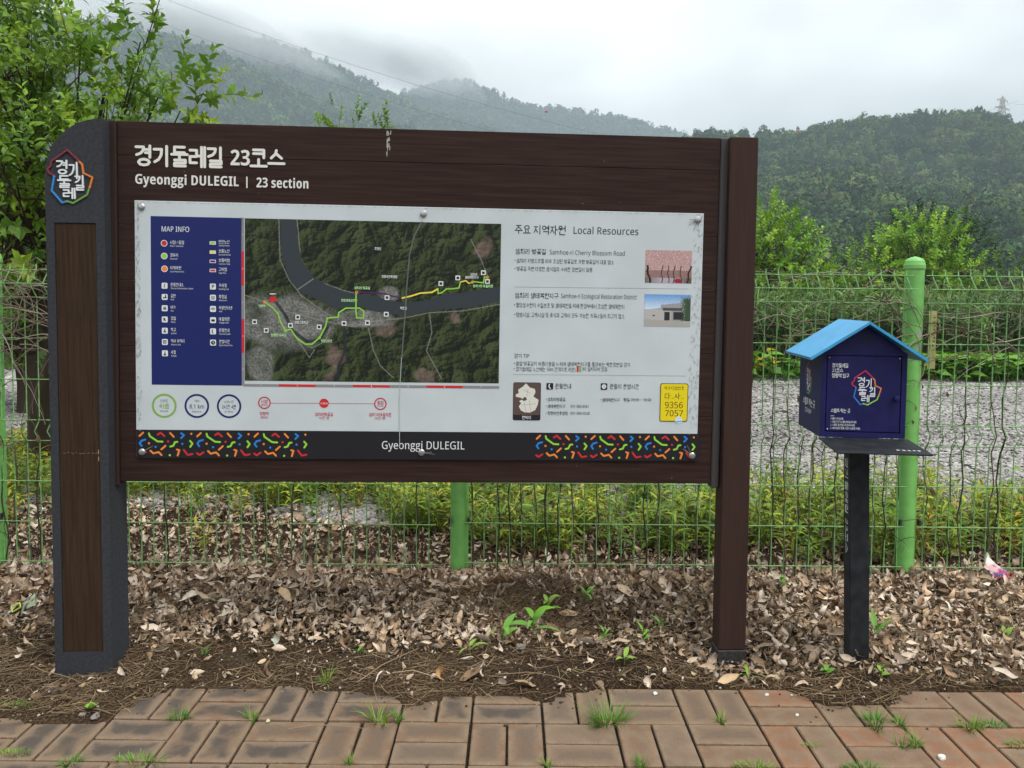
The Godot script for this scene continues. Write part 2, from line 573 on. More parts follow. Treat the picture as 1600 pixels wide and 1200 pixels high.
const PRINT := [
	["section"],  # legend
	["rect", 0.0576, 0.2721, 0.3274, 0.6175, 0, "navy"],
	["text", "MAP INFO", 0.0945, 0.8344, 0.0262, 0.1021, 0.1, "white"],
	["disc", 0.1053, 0.7916, 0.0119, 0, "white"],
	["disc", 0.1053, 0.7916, 0.0096, 0, "red"],
	["disc", 0.1055, 0.7451, 0.0119, 0, "white"],
	["disc", 0.1055, 0.7451, 0.0096, 0, "green"],
	["disc", 0.1062, 0.6986, 0.0119, 0, "white"],
	["disc", 0.1062, 0.6986, 0.0096, 0, "orange"],
	["text", "시점 / 종점", 0.1264, 0.7911, 0.0135, 0.0503, 0.1, "white"],
	["text", "Start / Terminal", 0.1262, 0.7797, 0.0075, 0.0477, 0.07, "white"],
	["text", "경유지", 0.1266, 0.7446, 0.0135, 0.0291, 0.1, "white"],
	["text", "Stopover", 0.1264, 0.7332, 0.0075, 0.027, 0.07, "white"],
	["text", "지역자원", 0.1263, 0.698, 0.0136, 0.0398, 0.1, "white"],
	["text", "Local Resources", 0.1261, 0.6866, 0.0075, 0.0499, 0.07, "white"],
	["rect", 0.0954, 0.6258, 0.0212, 0.0218, 0.004, "white"],
	["text", "관광안내소", 0.1278, 0.6367, 0.0136, 0.0463, 0.1, "white"],
	["text", "Tourist Information Center", 0.1276, 0.6252, 0.0076, 0.0825, 0.07, "white"],
	["rect", 0.0955, 0.5847, 0.0212, 0.0218, 0.004, "white"],
	["text", "공원", 0.1278, 0.5955, 0.0136, 0.0178, 0.1, "white"],
	["text", "Park", 0.1276, 0.584, 0.0076, 0.0125, 0.07, "white"],
	["rect", 0.0955, 0.5434, 0.0213, 0.0219, 0.004, "white"],
	["text", "버스", 0.1279, 0.5542, 0.0137, 0.0181, 0.1, "white"],
	["text", "Bus", 0.1277, 0.5428, 0.0076, 0.0107, 0.07, "white"],
	["rect", 0.0955, 0.5021, 0.0213, 0.0219, 0.004, "white"],
	["text", "경찰", 0.1279, 0.5129, 0.0137, 0.0184, 0.1, "white"],
	["text", "Police", 0.1277, 0.5014, 0.0076, 0.0168, 0.07, "white"],
	["rect", 0.0955, 0.4606, 0.0213, 0.0219, 0.004, "white"],
	["text", "학교", 0.1279, 0.4714, 0.0137, 0.0181, 0.1, "white"],
	["text", "School", 0.1278, 0.4599, 0.0076, 0.0203, 0.07, "white"],
	["rect", 0.0955, 0.4191, 0.0213, 0.022, 0.004, "white"],
	["text", "역사 유적지", 0.128, 0.4299, 0.0137, 0.0495, 0.1, "white"],
	["text", "Historic Site", 0.1278, 0.4184, 0.0076, 0.0356, 0.07, "white"],
	["rect", 0.0955, 0.3775, 0.0214, 0.022, 0.004, "white"],
	["text", "사찰", 0.128, 0.3883, 0.0138, 0.0176, 0.1, "white"],
	["text", "Temple", 0.1278, 0.3767, 0.0077, 0.0203, 0.07, "white"],
	["line", [0.1067, 0.6427, 0.1072, 0.6411], 0.0028, "ink"],
	["line", [0.1056, 0.6383, 0.1049, 0.6302], 0.0028, "ink"],
	["line", [0.1015, 0.5909, 0.1042, 0.5937, 0.1127, 0.5928], 0.0034, "ink"],
	["line", [0.1096, 0.602, 0.11, 0.5949], 0.004, "ink"],
	["rect", 0.1013, 0.549, 0.0101, 0.0104, 0.002, "ink"],
	["line", [0.1024, 0.5555, 0.1104, 0.5556], 0.0017, "white"],
	["line", [0.1027, 0.5172, 0.1053, 0.5145, 0.1079, 0.5091], 0.0045, "ink"],
	["line", [0.1015, 0.5106, 0.1069, 0.5146], 0.0028, "ink"],
	["rect", 0.1007, 0.4658, 0.0107, 0.0033, 0, "ink"],
	["line", [0.1062, 0.4767, 0.1061, 0.4691], 0.004, "ink"],
	["line", [0.1017, 0.4339, 0.1015, 0.424], 0.0023, "ink"],
	["line", [0.1059, 0.4339, 0.1058, 0.424], 0.0023, "ink"],
	["line", [0.1102, 0.434, 0.11, 0.4241], 0.0023, "ink"],
	["line", [0.1001, 0.4349, 0.1118, 0.4351], 0.0023, "ink"],
	["line", [0.1063, 0.3943, 0.1061, 0.3883, 0.1023, 0.3821, 0.1098, 0.3823, 0.1067, 0.3883], 0.0028, "ink"],
	["rect", 0.2687, 0.7903, 0.0224, 0.0119, 0.001, "white"],
	["rect", 0.2708, 0.7925, 0.0181, 0.0076, 0, "green"],
	["text", "안전노선", 0.3012, 0.7963, 0.0136, 0.039, 0.1, "white"],
	["text", "Safety Route", 0.3011, 0.7849, 0.0075, 0.0396, 0.07, "white"],
	["rect", 0.2687, 0.7567, 0.0224, 0.0119, 0.001, "white"],
	["rect", 0.2708, 0.7588, 0.0181, 0.0076, 0, "yellow"],
	["text", "보통노선", 0.3012, 0.7626, 0.0136, 0.0391, 0.1, "white"],
	["text", "Normal Route", 0.3011, 0.7512, 0.0075, 0.0434, 0.07, "white"],
	["rect", 0.2687, 0.723, 0.0224, 0.012, 0.001, "white"],
	["rect", 0.2708, 0.7251, 0.0182, 0.0076, 0, "purple"],
	["text", "보통위험", 0.3013, 0.7289, 0.0136, 0.0397, 0.1, "white"],
	["text", "Common Risk", 0.3011, 0.7175, 0.0076, 0.0413, 0.07, "white"],
	["rect", 0.2687, 0.6898, 0.0225, 0.012, 0.001, "white"],
	["rect", 0.2708, 0.6919, 0.0182, 0.0076, 0, "red"],
	["text", "고위험", 0.3013, 0.6957, 0.0136, 0.0296, 0.1, "white"],
	["text", "High Risk", 0.3011, 0.6843, 0.0076, 0.0274, 0.07, "white"],
	["rect", 0.2695, 0.6259, 0.0214, 0.0219, 0.004, "white"],
	["text", "주차장", 0.3017, 0.6368, 0.0137, 0.029, 0.1, "white"],
	["text", "Parking Lot", 0.3015, 0.6253, 0.0076, 0.036, 0.07, "white"],
	["rect", 0.2696, 0.5848, 0.0214, 0.0219, 0.004, "white"],
	["text", "화장실", 0.3017, 0.5956, 0.0137, 0.0284, 0.1, "white"],
	["text", "Restroom", 0.3016, 0.5841, 0.0076, 0.03, 0.07, "white"],
	["rect", 0.2696, 0.5435, 0.0215, 0.022, 0.004, "white"],
	["text", "무료인터넷", 0.3018, 0.5544, 0.0137, 0.0477, 0.1, "white"],
	["text", "Wifi", 0.3017, 0.5429, 0.0076, 0.0127, 0.07, "white"],
	["rect", 0.2697, 0.5022, 0.0215, 0.022, 0.004, "white"],
	["text", "마을회관", 0.3019, 0.5131, 0.0138, 0.039, 0.1, "white"],
	["text", "Village Hall", 0.3017, 0.5015, 0.0076, 0.0352, 0.07, "white"],
	["rect", 0.2697, 0.4608, 0.0215, 0.022, 0.004, "white"],
	["text", "관광안내", 0.3019, 0.4717, 0.0138, 0.0378, 0.1, "white"],
	["text", "Tourist Guide", 0.3018, 0.4601, 0.0077, 0.0416, 0.07, "white"],
	["rect", 0.2697, 0.4193, 0.0215, 0.0221, 0.004, "white"],
	["text", "운영시간", 0.302, 0.4301, 0.0138, 0.0388, 0.1, "white"],
	["text", "Operating Time", 0.3019, 0.4185, 0.0077, 0.0491, 0.07, "white"],
	["line", [0.2775, 0.6302, 0.2777, 0.6423, 0.283, 0.6424, 0.2846, 0.6391, 0.2829, 0.6364, 0.2781, 0.6363], 0.0023, "ink"],
	["line", [0.2771, 0.6007, 0.2769, 0.5897], 0.0034, "ink"],
	["line", [0.284, 0.6008, 0.2839, 0.5899], 0.0034, "ink"],
	["line", [0.2742, 0.5546, 0.2807, 0.5591, 0.2871, 0.5549], 0.0023, "ink"],
	["line", [0.2774, 0.5514, 0.2807, 0.5536, 0.2838, 0.5515], 0.0023, "ink"],
	["rect", 0.2741, 0.508, 0.0129, 0.0083, 0.002, "ink"],
	["line", [0.2785, 0.4777, 0.2768, 0.4711, 0.2799, 0.4645], 0.0034, "ink"],
	["disc", 0.2805, 0.4303, 0.0079, 0, "ink"],
	["line", [0.2806, 0.4353, 0.2805, 0.4298, 0.2842, 0.4282], 0.0017, "white"],
	["section"],  # the map: its frame of grid marks, the trail and the signs on it
	["rect", 0.3824, 0.7677, 0.0096, 0.1232, 0, "grey"],
	["text", "A", 0.3855, 0.8261, 0.009, 0.0037, 0.1, "white"],
	["rect", 0.3827, 0.6415, 0.0097, 0.1263, 0, "red"],
	["text", "B", 0.3859, 0.7014, 0.0091, 0.0037, 0.1, "white"],
	["rect", 0.3831, 0.5191, 0.0097, 0.1224, 0, "grey"],
	["text", "C", 0.3863, 0.5771, 0.0092, 0.0037, 0.1, "white"],
	["rect", 0.3835, 0.3936, 0.0097, 0.1256, 0, "red"],
	["text", "D", 0.3867, 0.4531, 0.0092, 0.0037, 0.1, "white"],
	["rect", 0.3839, 0.272, 0.0098, 0.1216, 0, "grey"],
	["text", "E", 0.3871, 0.3295, 0.0093, 0.0037, 0.1, "white"],
	["rect", 0.3905, 0.2692, 0.1287, 0.0094, 0, "grey"],
	["text", "1", 0.4522, 0.2704, 0.0096, 0.0049, 0.1, "white"],
	["rect", 0.5192, 0.2695, 0.1358, 0.0095, 0, "red"],
	["text", "2", 0.5845, 0.2707, 0.0096, 0.0049, 0.1, "white"],
	["rect", 0.655, 0.2699, 0.1368, 0.0095, 0, "grey"],
	["text", "3", 0.7208, 0.2711, 0.0097, 0.005, 0.1, "white"],
	["rect", 0.7918, 0.2702, 0.1378, 0.0095, 0, "red"],
	["text", "4", 0.858, 0.2715, 0.0097, 0.005, 0.1, "white"],
	["rect", 0.9295, 0.2706, 0.1356, 0.0096, 0, "grey"],
	["text", "5", 0.9947, 0.2718, 0.0097, 0.005, 0.1, "white"],
	["rect", 1.0651, 0.2709, 0.1365, 0.0096, 0, "red"],
	["text", "6", 1.1308, 0.2722, 0.0098, 0.0051, 0.1, "white"],
	["rect", 1.2017, 0.2712, 0.1375, 0.0096, 0, "grey"],
	["text", "7", 1.2678, 0.2725, 0.0098, 0.0051, 0.1, "white"],
	["line", [0.8034, 0.6252, 0.876, 0.6249, 0.9133, 0.6195, 0.9382, 0.6125, 0.9694, 0.6051], 0.0051, "purple"],
	["line", [0.4669, 0.5832, 0.4942, 0.5639, 0.5153, 0.5427, 0.5272, 0.5056, 0.5436, 0.4778, 0.562, 0.4844, 0.5851, 0.4505, 0.6157, 0.4291, 0.6403, 0.4295, 0.6682, 0.4538, 0.69, 0.4962, 0.6963, 0.5275, 0.7364, 0.5315, 0.7383, 0.5484, 0.7644, 0.5651, 0.8139, 0.5661, 0.8306, 0.5552, 0.8294, 0.5301, 0.8046, 0.5297, 0.8015, 0.5546, 0.8016, 0.6233], 0.0051, "green"],
	["line", [0.9725, 0.6064, 1.0038, 0.614, 1.0381, 0.6254, 1.082, 0.6295, 1.1039, 0.6425], 0.0057, "yellow"],
	["line", [1.1039, 0.6425, 1.1053, 0.625, 1.1197, 0.629, 1.1353, 0.6432, 1.1574, 0.6437, 1.1826, 0.6474, 1.1874, 0.6695], 0.0045, "green"],
	["line", [1.1874, 0.6695, 1.2076, 0.675, 1.2203, 0.6652], 0.0045, "yellow"],
	["line", [1.2203, 0.6652, 1.2392, 0.672, 1.274, 0.6683, 1.2769, 0.6904, 1.2884, 0.6888], 0.0045, "green"],
	["line", [0.4964, 0.6055, 0.4859, 0.5879, 0.5078, 0.5884, 0.497, 0.6043], 0.0077, "red"],
	["line", [0.4963, 0.5981, 0.4914, 0.5905, 0.5023, 0.5908], 0.0064, "red"],
	["line", [0.4873, 0.6133, 0.5056, 0.6137], 0.0038, "white"],
	["disc", 0.4669, 0.5832, 0.0057, 0.0026, "orange"],
	["disc", 0.8034, 0.6252, 0.0057, 0.0026, "orange"],
	["disc", 1.2329, 0.6706, 0.0057, 0.0026, "orange"],
	["disc", 1.2884, 0.6888, 0.0057, 0.0026, "orange"],
	["disc", 0.5436, 0.4778, 0.0051, 0.0026, "green"],
	["disc", 0.6682, 0.4538, 0.0051, 0.0026, "green"],
	["disc", 0.8009, 0.5952, 0.0051, 0.0026, "green"],
	["rect", 0.4224, 0.5006, 0.017, 0.0174, 0.0015, "white"],
	["rect", 0.426, 0.5044, 0.0097, 0.0093, 0.001, "ink"],
	["rect", 0.4647, 0.4697, 0.0171, 0.0174, 0.0015, "white"],
	["rect", 0.4684, 0.4734, 0.0098, 0.0093, 0.001, "ink"],
	["rect", 0.5795, 0.5204, 0.0172, 0.0174, 0.0015, "white"],
	["rect", 0.5832, 0.5242, 0.0098, 0.0093, 0.001, "ink"],
	["rect", 0.5529, 0.4894, 0.0172, 0.0175, 0.0015, "white"],
	["rect", 0.5566, 0.4931, 0.0098, 0.0094, 0.001, "ink"],
	["rect", 0.6579, 0.4851, 0.0173, 0.0175, 0.0015, "white"],
	["rect", 0.6616, 0.4889, 0.0099, 0.0094, 0.001, "ink"],
	["rect", 0.7494, 0.4999, 0.0173, 0.0175, 0.0015, "white"],
	["rect", 0.7531, 0.5037, 0.0099, 0.0094, 0.001, "ink"],
	["rect", 0.8356, 0.5035, 0.0174, 0.0176, 0.0015, "white"],
	["rect", 0.8393, 0.5072, 0.01, 0.0094, 0.001, "ink"],
	["rect", 0.9071, 0.5983, 0.0174, 0.0175, 0.0015, "white"],
	["rect", 0.9108, 0.6021, 0.01, 0.0094, 0.001, "ink"],
	["rect", 0.9047, 0.5362, 0.0175, 0.0176, 0.0015, "white"],
	["rect", 0.9084, 0.5399, 0.01, 0.0094, 0.001, "ink"],
	["rect", 1.1063, 0.6541, 0.0176, 0.0176, 0.0015, "white"],
	["rect", 1.1101, 0.6578, 0.0101, 0.0094, 0.001, "ink"],
	["rect", 1.169, 0.6762, 0.0176, 0.0176, 0.0015, "white"],
	["rect", 1.1728, 0.68, 0.0101, 0.0094, 0.001, "ink"],
	["rect", 1.2641, 0.6973, 0.0177, 0.0176, 0.0015, "white"],
	["rect", 1.2679, 0.701, 0.0101, 0.0094, 0.001, "ink"],
	["rect", 1.2797, 0.6649, 0.0177, 0.0176, 0.0015, "white"],
	["rect", 1.2835, 0.6687, 0.0101, 0.0094, 0.001, "ink"],
	["text", "청평역", 0.4456, 0.5642, 0.0108, 0.0241, 0.13, "mint"],
	["text", "청평면 사무소", 0.4906, 0.4576, 0.0108, 0.0566, 0.13, "mint"],
	["text", "청평교차로", 0.6737, 0.4383, 0.0109, 0.0408, 0.13, "mint"],
	["text", "청평생태공원", 0.7474, 0.5904, 0.0108, 0.049, 0.13, "mint"],
	["text", "삼회리 벚꽃길", 0.7959, 0.6376, 0.0108, 0.0572, 0.13, "mint"],
	["text", "삼회1리 마을회관", 1.2347, 0.6524, 0.0109, 0.0753, 0.13, "mint"],
	["text", "호명산", 0.8685, 0.784, 0.0108, 0.0245, 0.13, "white"],
	["text", "청평자연휴양림", 0.8956, 0.681, 0.0108, 0.0575, 0.13, "white"],
	["text", "청평고등학교", 0.5771, 0.506, 0.0108, 0.0486, 0.13, "white"],
	["text", "북한강", 0.9647, 0.5649, 0.0109, 0.0248, 0.13, "white"],
	["text", "삼회리", 1.2252, 0.6949, 0.0109, 0.025, 0.13, "white"],
	["text", "생태복원지구", 1.2046, 0.6838, 0.0109, 0.05, 0.13, "white"],
	["section"],  # local resources
	["text", "주요 지역자원", 1.3885, 0.8578, 0.0362, 0.1918, 0.085, "ink"],
	["text", "Local Resources", 1.6057, 0.8584, 0.0366, 0.2512, 0.07, "ink"],
	["text", "삼회리 벚꽃길", 1.392, 0.7811, 0.0218, 0.1151, 0.09, "ink"],
	["text", "Samhoe-ri Cherry Blossom Road", 1.5198, 0.7794, 0.0233, 0.2867, 0.06, "slate"],
	["text", "• 삼회리 지방도로를 따라 조성된 벚꽃길로 가평 벚꽃길의 대표 명소", 1.3886, 0.7479, 0.0172, 0.3766, 0.08, "ink"],
	["text", "• 벚꽃길 주변 다양한 음식점과 수려한 강변길이 일품", 1.389, 0.7182, 0.0172, 0.2946, 0.08, "ink"],
	["line", [1.3913, 0.6551, 2.0508, 0.6591], 0.001, "grey"],
	["text", "삼회리 생태복원지구", 1.3933, 0.6163, 0.022, 0.1636, 0.09, "ink"],
	["text", "Samhoe-ri Ecological Restoration District", 1.5662, 0.6164, 0.0229, 0.2891, 0.06, "slate"],
	["text", "• 팔당상수원의 수질보호 및 생태복원을 위해 환경부에서 조성한 생태복원지", 1.3899, 0.581, 0.0184, 0.4195, 0.08, "ink"],
	["text", "• 탐방시설, 교육시설 등 휴식과 교육이 모두 가능한 가족나들이 최고의 장소", 1.3904, 0.5447, 0.0184, 0.4199, 0.08, "ink"],
	["text", "걷기 TIP", 1.394, 0.39, 0.0175, 0.0573, 0.08, "ink"],
	["text", "• 봄철 벚꽃길의 아름다움을 느끼며 생태복원지구를 통과하는 북한강변길 걷기", 1.392, 0.3611, 0.017, 0.4449, 0.08, "ink"],
	["text", "• 경기둘레길 노선에는 50m 간격으로 리본(", 1.3922, 0.3401, 0.0175, 0.2364, 0.08, "ink"],
	["text", ")이 설치되어 있음", 1.6535, 0.3433, 0.0171, 0.0955, 0.08, "ink"],
	["rect", 1.632, 0.3376, 0.0074, 0.0221, 0, "red"],
	["rect", 1.6419, 0.3377, 0.0074, 0.0222, 0, "leaf"],
	["line", [1.391, 0.3253, 2.0524, 0.3271], 0.001, "grey"],
	["rect", 1.3924, 0.1512, 0.1049, 0.1444, 0.006, "ink"],
	["rect", 1.3942, 0.1719, 0.1009, 0.1217, 0.004, "umber"],
	["poly", [1.4405, 0.2921, 1.4555, 0.2761, 1.4738, 0.2714, 1.4769, 0.2591, 1.4693, 0.2418, 1.4892, 0.2297, 1.4861, 0.2099, 1.4765, 0.19, 1.4569, 0.1809, 1.4347, 0.1822, 1.4223, 0.1895, 1.4147, 0.2042, 1.4234, 0.2166, 1.4154, 0.2239, 1.4252, 0.2299, 1.4341, 0.2241, 1.4449, 0.2292, 1.4413, 0.24, 1.4329, 0.2389, 1.4291, 0.2329, 1.4192, 0.2377, 1.4019, 0.241, 1.4033, 0.2508, 1.4131, 0.2534, 1.4114, 0.2681, 1.4284, 0.2792], "paper"],
	["line", [1.4286, 0.2683, 1.4583, 0.254], 0.0012, "grey"],
	["line", [1.4482, 0.2686, 1.4437, 0.2439], 0.0012, "grey"],
	["line", [1.4537, 0.2293, 1.4593, 0.1899], 0.0012, "grey"],
	["line", [1.4245, 0.2092, 1.4786, 0.2148], 0.0012, "grey"],
	["line", [1.4342, 0.2192, 1.4421, 0.1847], 0.0012, "grey"],
	["text", "현위치", 1.4277, 0.1571, 0.014, 0.0345, 0.11, "white"],
	["rect", 1.518, 0.2696, 0.0257, 0.0246, 0.003, "ink"],
	["line", [1.5297, 0.2893, 1.5273, 0.2834, 1.5284, 0.2785, 1.5329, 0.2736], 0.0039, "white"],
	["text", "관광안내", 1.5517, 0.2762, 0.0198, 0.0609, 0.09, "ink"],
	["text", "• 삼회리벚꽃길", 1.516, 0.2277, 0.0139, 0.0752, 0.09, "ink"],
	["text", "• 생태복원지구", 1.5164, 0.2015, 0.014, 0.0748, 0.09, "ink"],
	["text", "031-584-8541", 1.611, 0.2014, 0.0144, 0.0712, 0.08, "ink"],
	["text", "• 청평자연휴양림", 1.5168, 0.1748, 0.014, 0.0848, 0.09, "ink"],
	["text", "031-584-0528", 1.6106, 0.1751, 0.0138, 0.0747, 0.08, "ink"],
	["rect", 1.7253, 0.2708, 0.0249, 0.0248, 0.003, "ink"],
	["disc", 1.7378, 0.2831, 0.0087, 0, "white"],
	["line", [1.7377, 0.2891, 1.7378, 0.2821, 1.7429, 0.2792], 0.0019, "ink"],
	["text", "관광지 운영시간", 1.7605, 0.2774, 0.0199, 0.1117, 0.085, "ink"],
	["text", "• 생태복원지구", 1.7246, 0.2276, 0.014, 0.0745, 0.09, "ink"],
	["text", "평일 09:00 ~ 18:00", 1.8142, 0.2291, 0.0135, 0.1071, 0.09, "ink"],
	["rect", 1.9547, 0.1516, 0.1079, 0.1465, 0.007, "ink"],
	["rect", 1.9573, 0.1541, 0.1028, 0.1415, 0.006, "lemon"],
	["text", "국가지점번호", 1.969, 0.2753, 0.0141, 0.0784, 0.09, "ink"],
	["text", "다", 1.9726, 0.2404, 0.026, 0.0223, 0.085, "ink"],
	["text", "Da", 1.9984, 0.2381, 0.0069, 0.0086, 0.08, "ink"],
	["text", "사", 2.01, 0.2408, 0.0261, 0.0233, 0.085, "ink"],
	["text", "Sa", 2.0369, 0.2385, 0.0069, 0.0096, 0.08, "ink"],
	["text", "9356", 1.9725, 0.2028, 0.0333, 0.072, 0.09, "ink"],
	["text", "7057", 1.9734, 0.1718, 0.032, 0.073, 0.09, "ink"],
	["disc", 2.0291, 0.1578, 0.0141, 0, "white"],
	["line", [2.0217, 0.1507, 2.0369, 0.1528], 0.0068, "sky"],
	["line", [2.0213, 0.1632, 2.0365, 0.1649], 0.0015, "sky"],
	["section"],  # distance, time and the course line
	["disc", 0.1022, 0.1944, 0.0447, 0.007, "leaf"],
	["disc", 0.2202, 0.1946, 0.0447, 0.007, "navy"],
	["disc", 0.3375, 0.1948, 0.0447, 0.007, "navy"],
	["text", "난이도", 0.0886, 0.2093, 0.0112, 0.0271, 0.08, "slate"],
	["text", "쉬움", 0.0849, 0.1865, 0.0208, 0.0357, 0.09, "leaf"],
	["text", "Normal", 0.0879, 0.1717, 0.0086, 0.0284, 0.07, "slate"],
	["text", "거리", 0.2111, 0.2099, 0.0104, 0.0186, 0.08, "slate"],
	["text", "8.1 km", 0.1928, 0.1851, 0.021, 0.0552, 0.08, "navy"],
	["text", "Distance", 0.2025, 0.1708, 0.0086, 0.0339, 0.07, "slate"],
	["text", "소요시간", 0.3196, 0.2083, 0.0097, 0.0354, 0.08, "slate"],
	["text", "2시간 4분", 0.3113, 0.1864, 0.0172, 0.0522, 0.09, "navy"],
	["text", "2h 4min", 0.3205, 0.1713, 0.0086, 0.0328, 0.07, "slate"],
	["line", [0.488, 0.2077, 0.6681, 0.209], 0.0014, "rose"],
	["line", [0.7035, 0.2087, 0.8733, 0.2093], 0.0014, "rose"],
	["disc", 0.4665, 0.2088, 0.0231, 0.0042, "rose"],
	["disc", 0.6858, 0.2092, 0.0175, 0, "red"],
	["disc", 0.8946, 0.2088, 0.0231, 0.0042, "rose"],
	["text", "시점", 0.4537, 0.2096, 0.0135, 0.0249, 0.1, "rose"],
	["text", "현위치", 0.4549, 0.1973, 0.0083, 0.0242, 0.1, "rose"],
	["text", "청평역", 0.4499, 0.1639, 0.0135, 0.0323, 0.1, "rose"],
	["text", "현위치", 0.4531, 0.1503, 0.0098, 0.0256, 0.1, "rose"],
	["text", "4.4km", 0.6722, 0.2049, 0.0106, 0.0286, 0.1, "white"],
	["text", "삼회리벚꽃길", 0.6529, 0.1632, 0.0136, 0.0668, 0.1, "rose"],
	["text", "1시간 7분", 0.6665, 0.1504, 0.0106, 0.0389, 0.1, "rose"],
	["text", "종점", 0.8822, 0.2089, 0.0137, 0.0241, 0.1, "rose"],
	["text", "8.1km", 0.8829, 0.1975, 0.0097, 0.0248, 0.1, "rose"],
	["text", "삼회1리마을회관", 0.8527, 0.1638, 0.0137, 0.0834, 0.1, "rose"],
	["text", "2시간 4분", 0.8733, 0.1511, 0.0107, 0.0407, 0.1, "rose"],
	["section"],  # black band with the confetti pattern
	["rect", 0.0009, -0.0011, 2.1092, 0.1058, 0, "black"],
	["text", "Gyeonggi DULEGIL", 0.8993, 0.0385, 0.0408, 0.3127, 0.09, "white"],
]
const CONFETTI := [
	["orange", [0.0042, 0.0802, 0.0174, 0.0926]], ["lime", [0.0383, 0.0902, 0.0409, 0.0802, 0.0691, 0.0604, 0.0875, 0.0594]], ["red", [0.0696, 0.0853, 0.0804, 0.0928, 0.0945, 0.0804]],
	["orange", [0.1152, 0.0918, 0.1279, 0.0779]], ["blue", [0.1551, 0.0914, 0.1652, 0.084, 0.1545, 0.073]], ["orange", [0.1916, 0.0895]],
	["blue", [0.0253, 0.0668, 0.0115, 0.0628, 0.0047, 0.0528, 0.0118, 0.0429]], ["orange", [0.0384, 0.0529]], ["red", [0.1074, 0.0604]],
	["lime", [0.1152, 0.0415, 0.1261, 0.044, 0.1323, 0.058, 0.1408, 0.059]], ["blue", [0.1589, 0.0515]], ["lime", [0.1871, 0.063, 0.1958, 0.0531, 0.1876, 0.0406]],
	["blue", [0.062, 0.0399]], ["orange", [0.083, 0.0305, 0.0977, 0.044]], ["red", [0.0038, 0.017, 0.0123, 0.0105, 0.027, 0.0205]],
	["orange", [0.0433, 0.0255, 0.0534, 0.0155, 0.0732, 0.0205, 0.0834, 0.009]], ["lime", [0.1133, 0.009]], ["orange", [0.1393, 0.0305, 0.1479, 0.028, 0.1418, 0.008]],
	["red", [0.1643, 0.029, 0.1782, 0.0105, 0.1956, 0.014]],
]


func points(flat: Array) -> PackedVector2Array:
	var p := PackedVector2Array()
	for k in range(0, flat.size(), 2):
		p.append(Vector2(flat[k], flat[k + 1]))
	return p


func rounded(x: float, y: float, w: float, h: float, r: float) -> PackedVector2Array:
	if r <= 0.0:
		return PackedVector2Array([Vector2(x, y), Vector2(x + w, y), Vector2(x + w, y + h), Vector2(x, y + h)])
	var p := PackedVector2Array()
	for k in 4:
		var m := Vector2(x + (w - r if k in [0, 1] else r), y + (h - r if k in [1, 2] else r))
		for s in 5:
			p.append(m + Vector2.from_angle((k - 1 + s / 4.0) * PI / 2) * r)
	return p


func printed(g: Geo) -> void:
	var k := 0
	for e: Array in PRINT:
		var z := 0.0006 + k * 2e-5
		k += 1
		match e[0]:
			"section": k = 0
			"text": write(g, e[1], e[2], e[3], e[4], e[5], e[6], INK[e[7]], z)
			"line": stroke(g, points(e[1]), e[2], z, 0.0, INK[e[3]], false, 0)
			"rect": g.prism(rounded(e[1], e[2], e[3], e[4], e[5]), z, z, INK[e[6]], false)
			"poly": g.prism(points(e[1]), z, z, INK[e[2]], false)
			"disc":
				if e[4] > 0.0: ring(g, Vector2(e[1], e[2]), e[3], e[4], z, 0.0, INK[e[5]])
				else: disc(g, Vector2(e[1], e[2]), e[3], z, 0.0, INK[e[5]])
	for x0: float in [0.008, 0.2169, 0.4258, 1.4805, 1.6894, 1.8983]:
		for c: Array in CONFETTI:
			var p := points(c[1])
			for q in p.size():
				p[q] += Vector2(x0, 0.001)
			if p.size() == 1:
				disc(g, p[0], 0.004, 0.0007, 0.0, INK[c[0]], 12)
			elif p[0].x < 2.09:
				stroke(g, p, 0.0068, 0.0007, 0.0, INK[c[0]], true, 0)


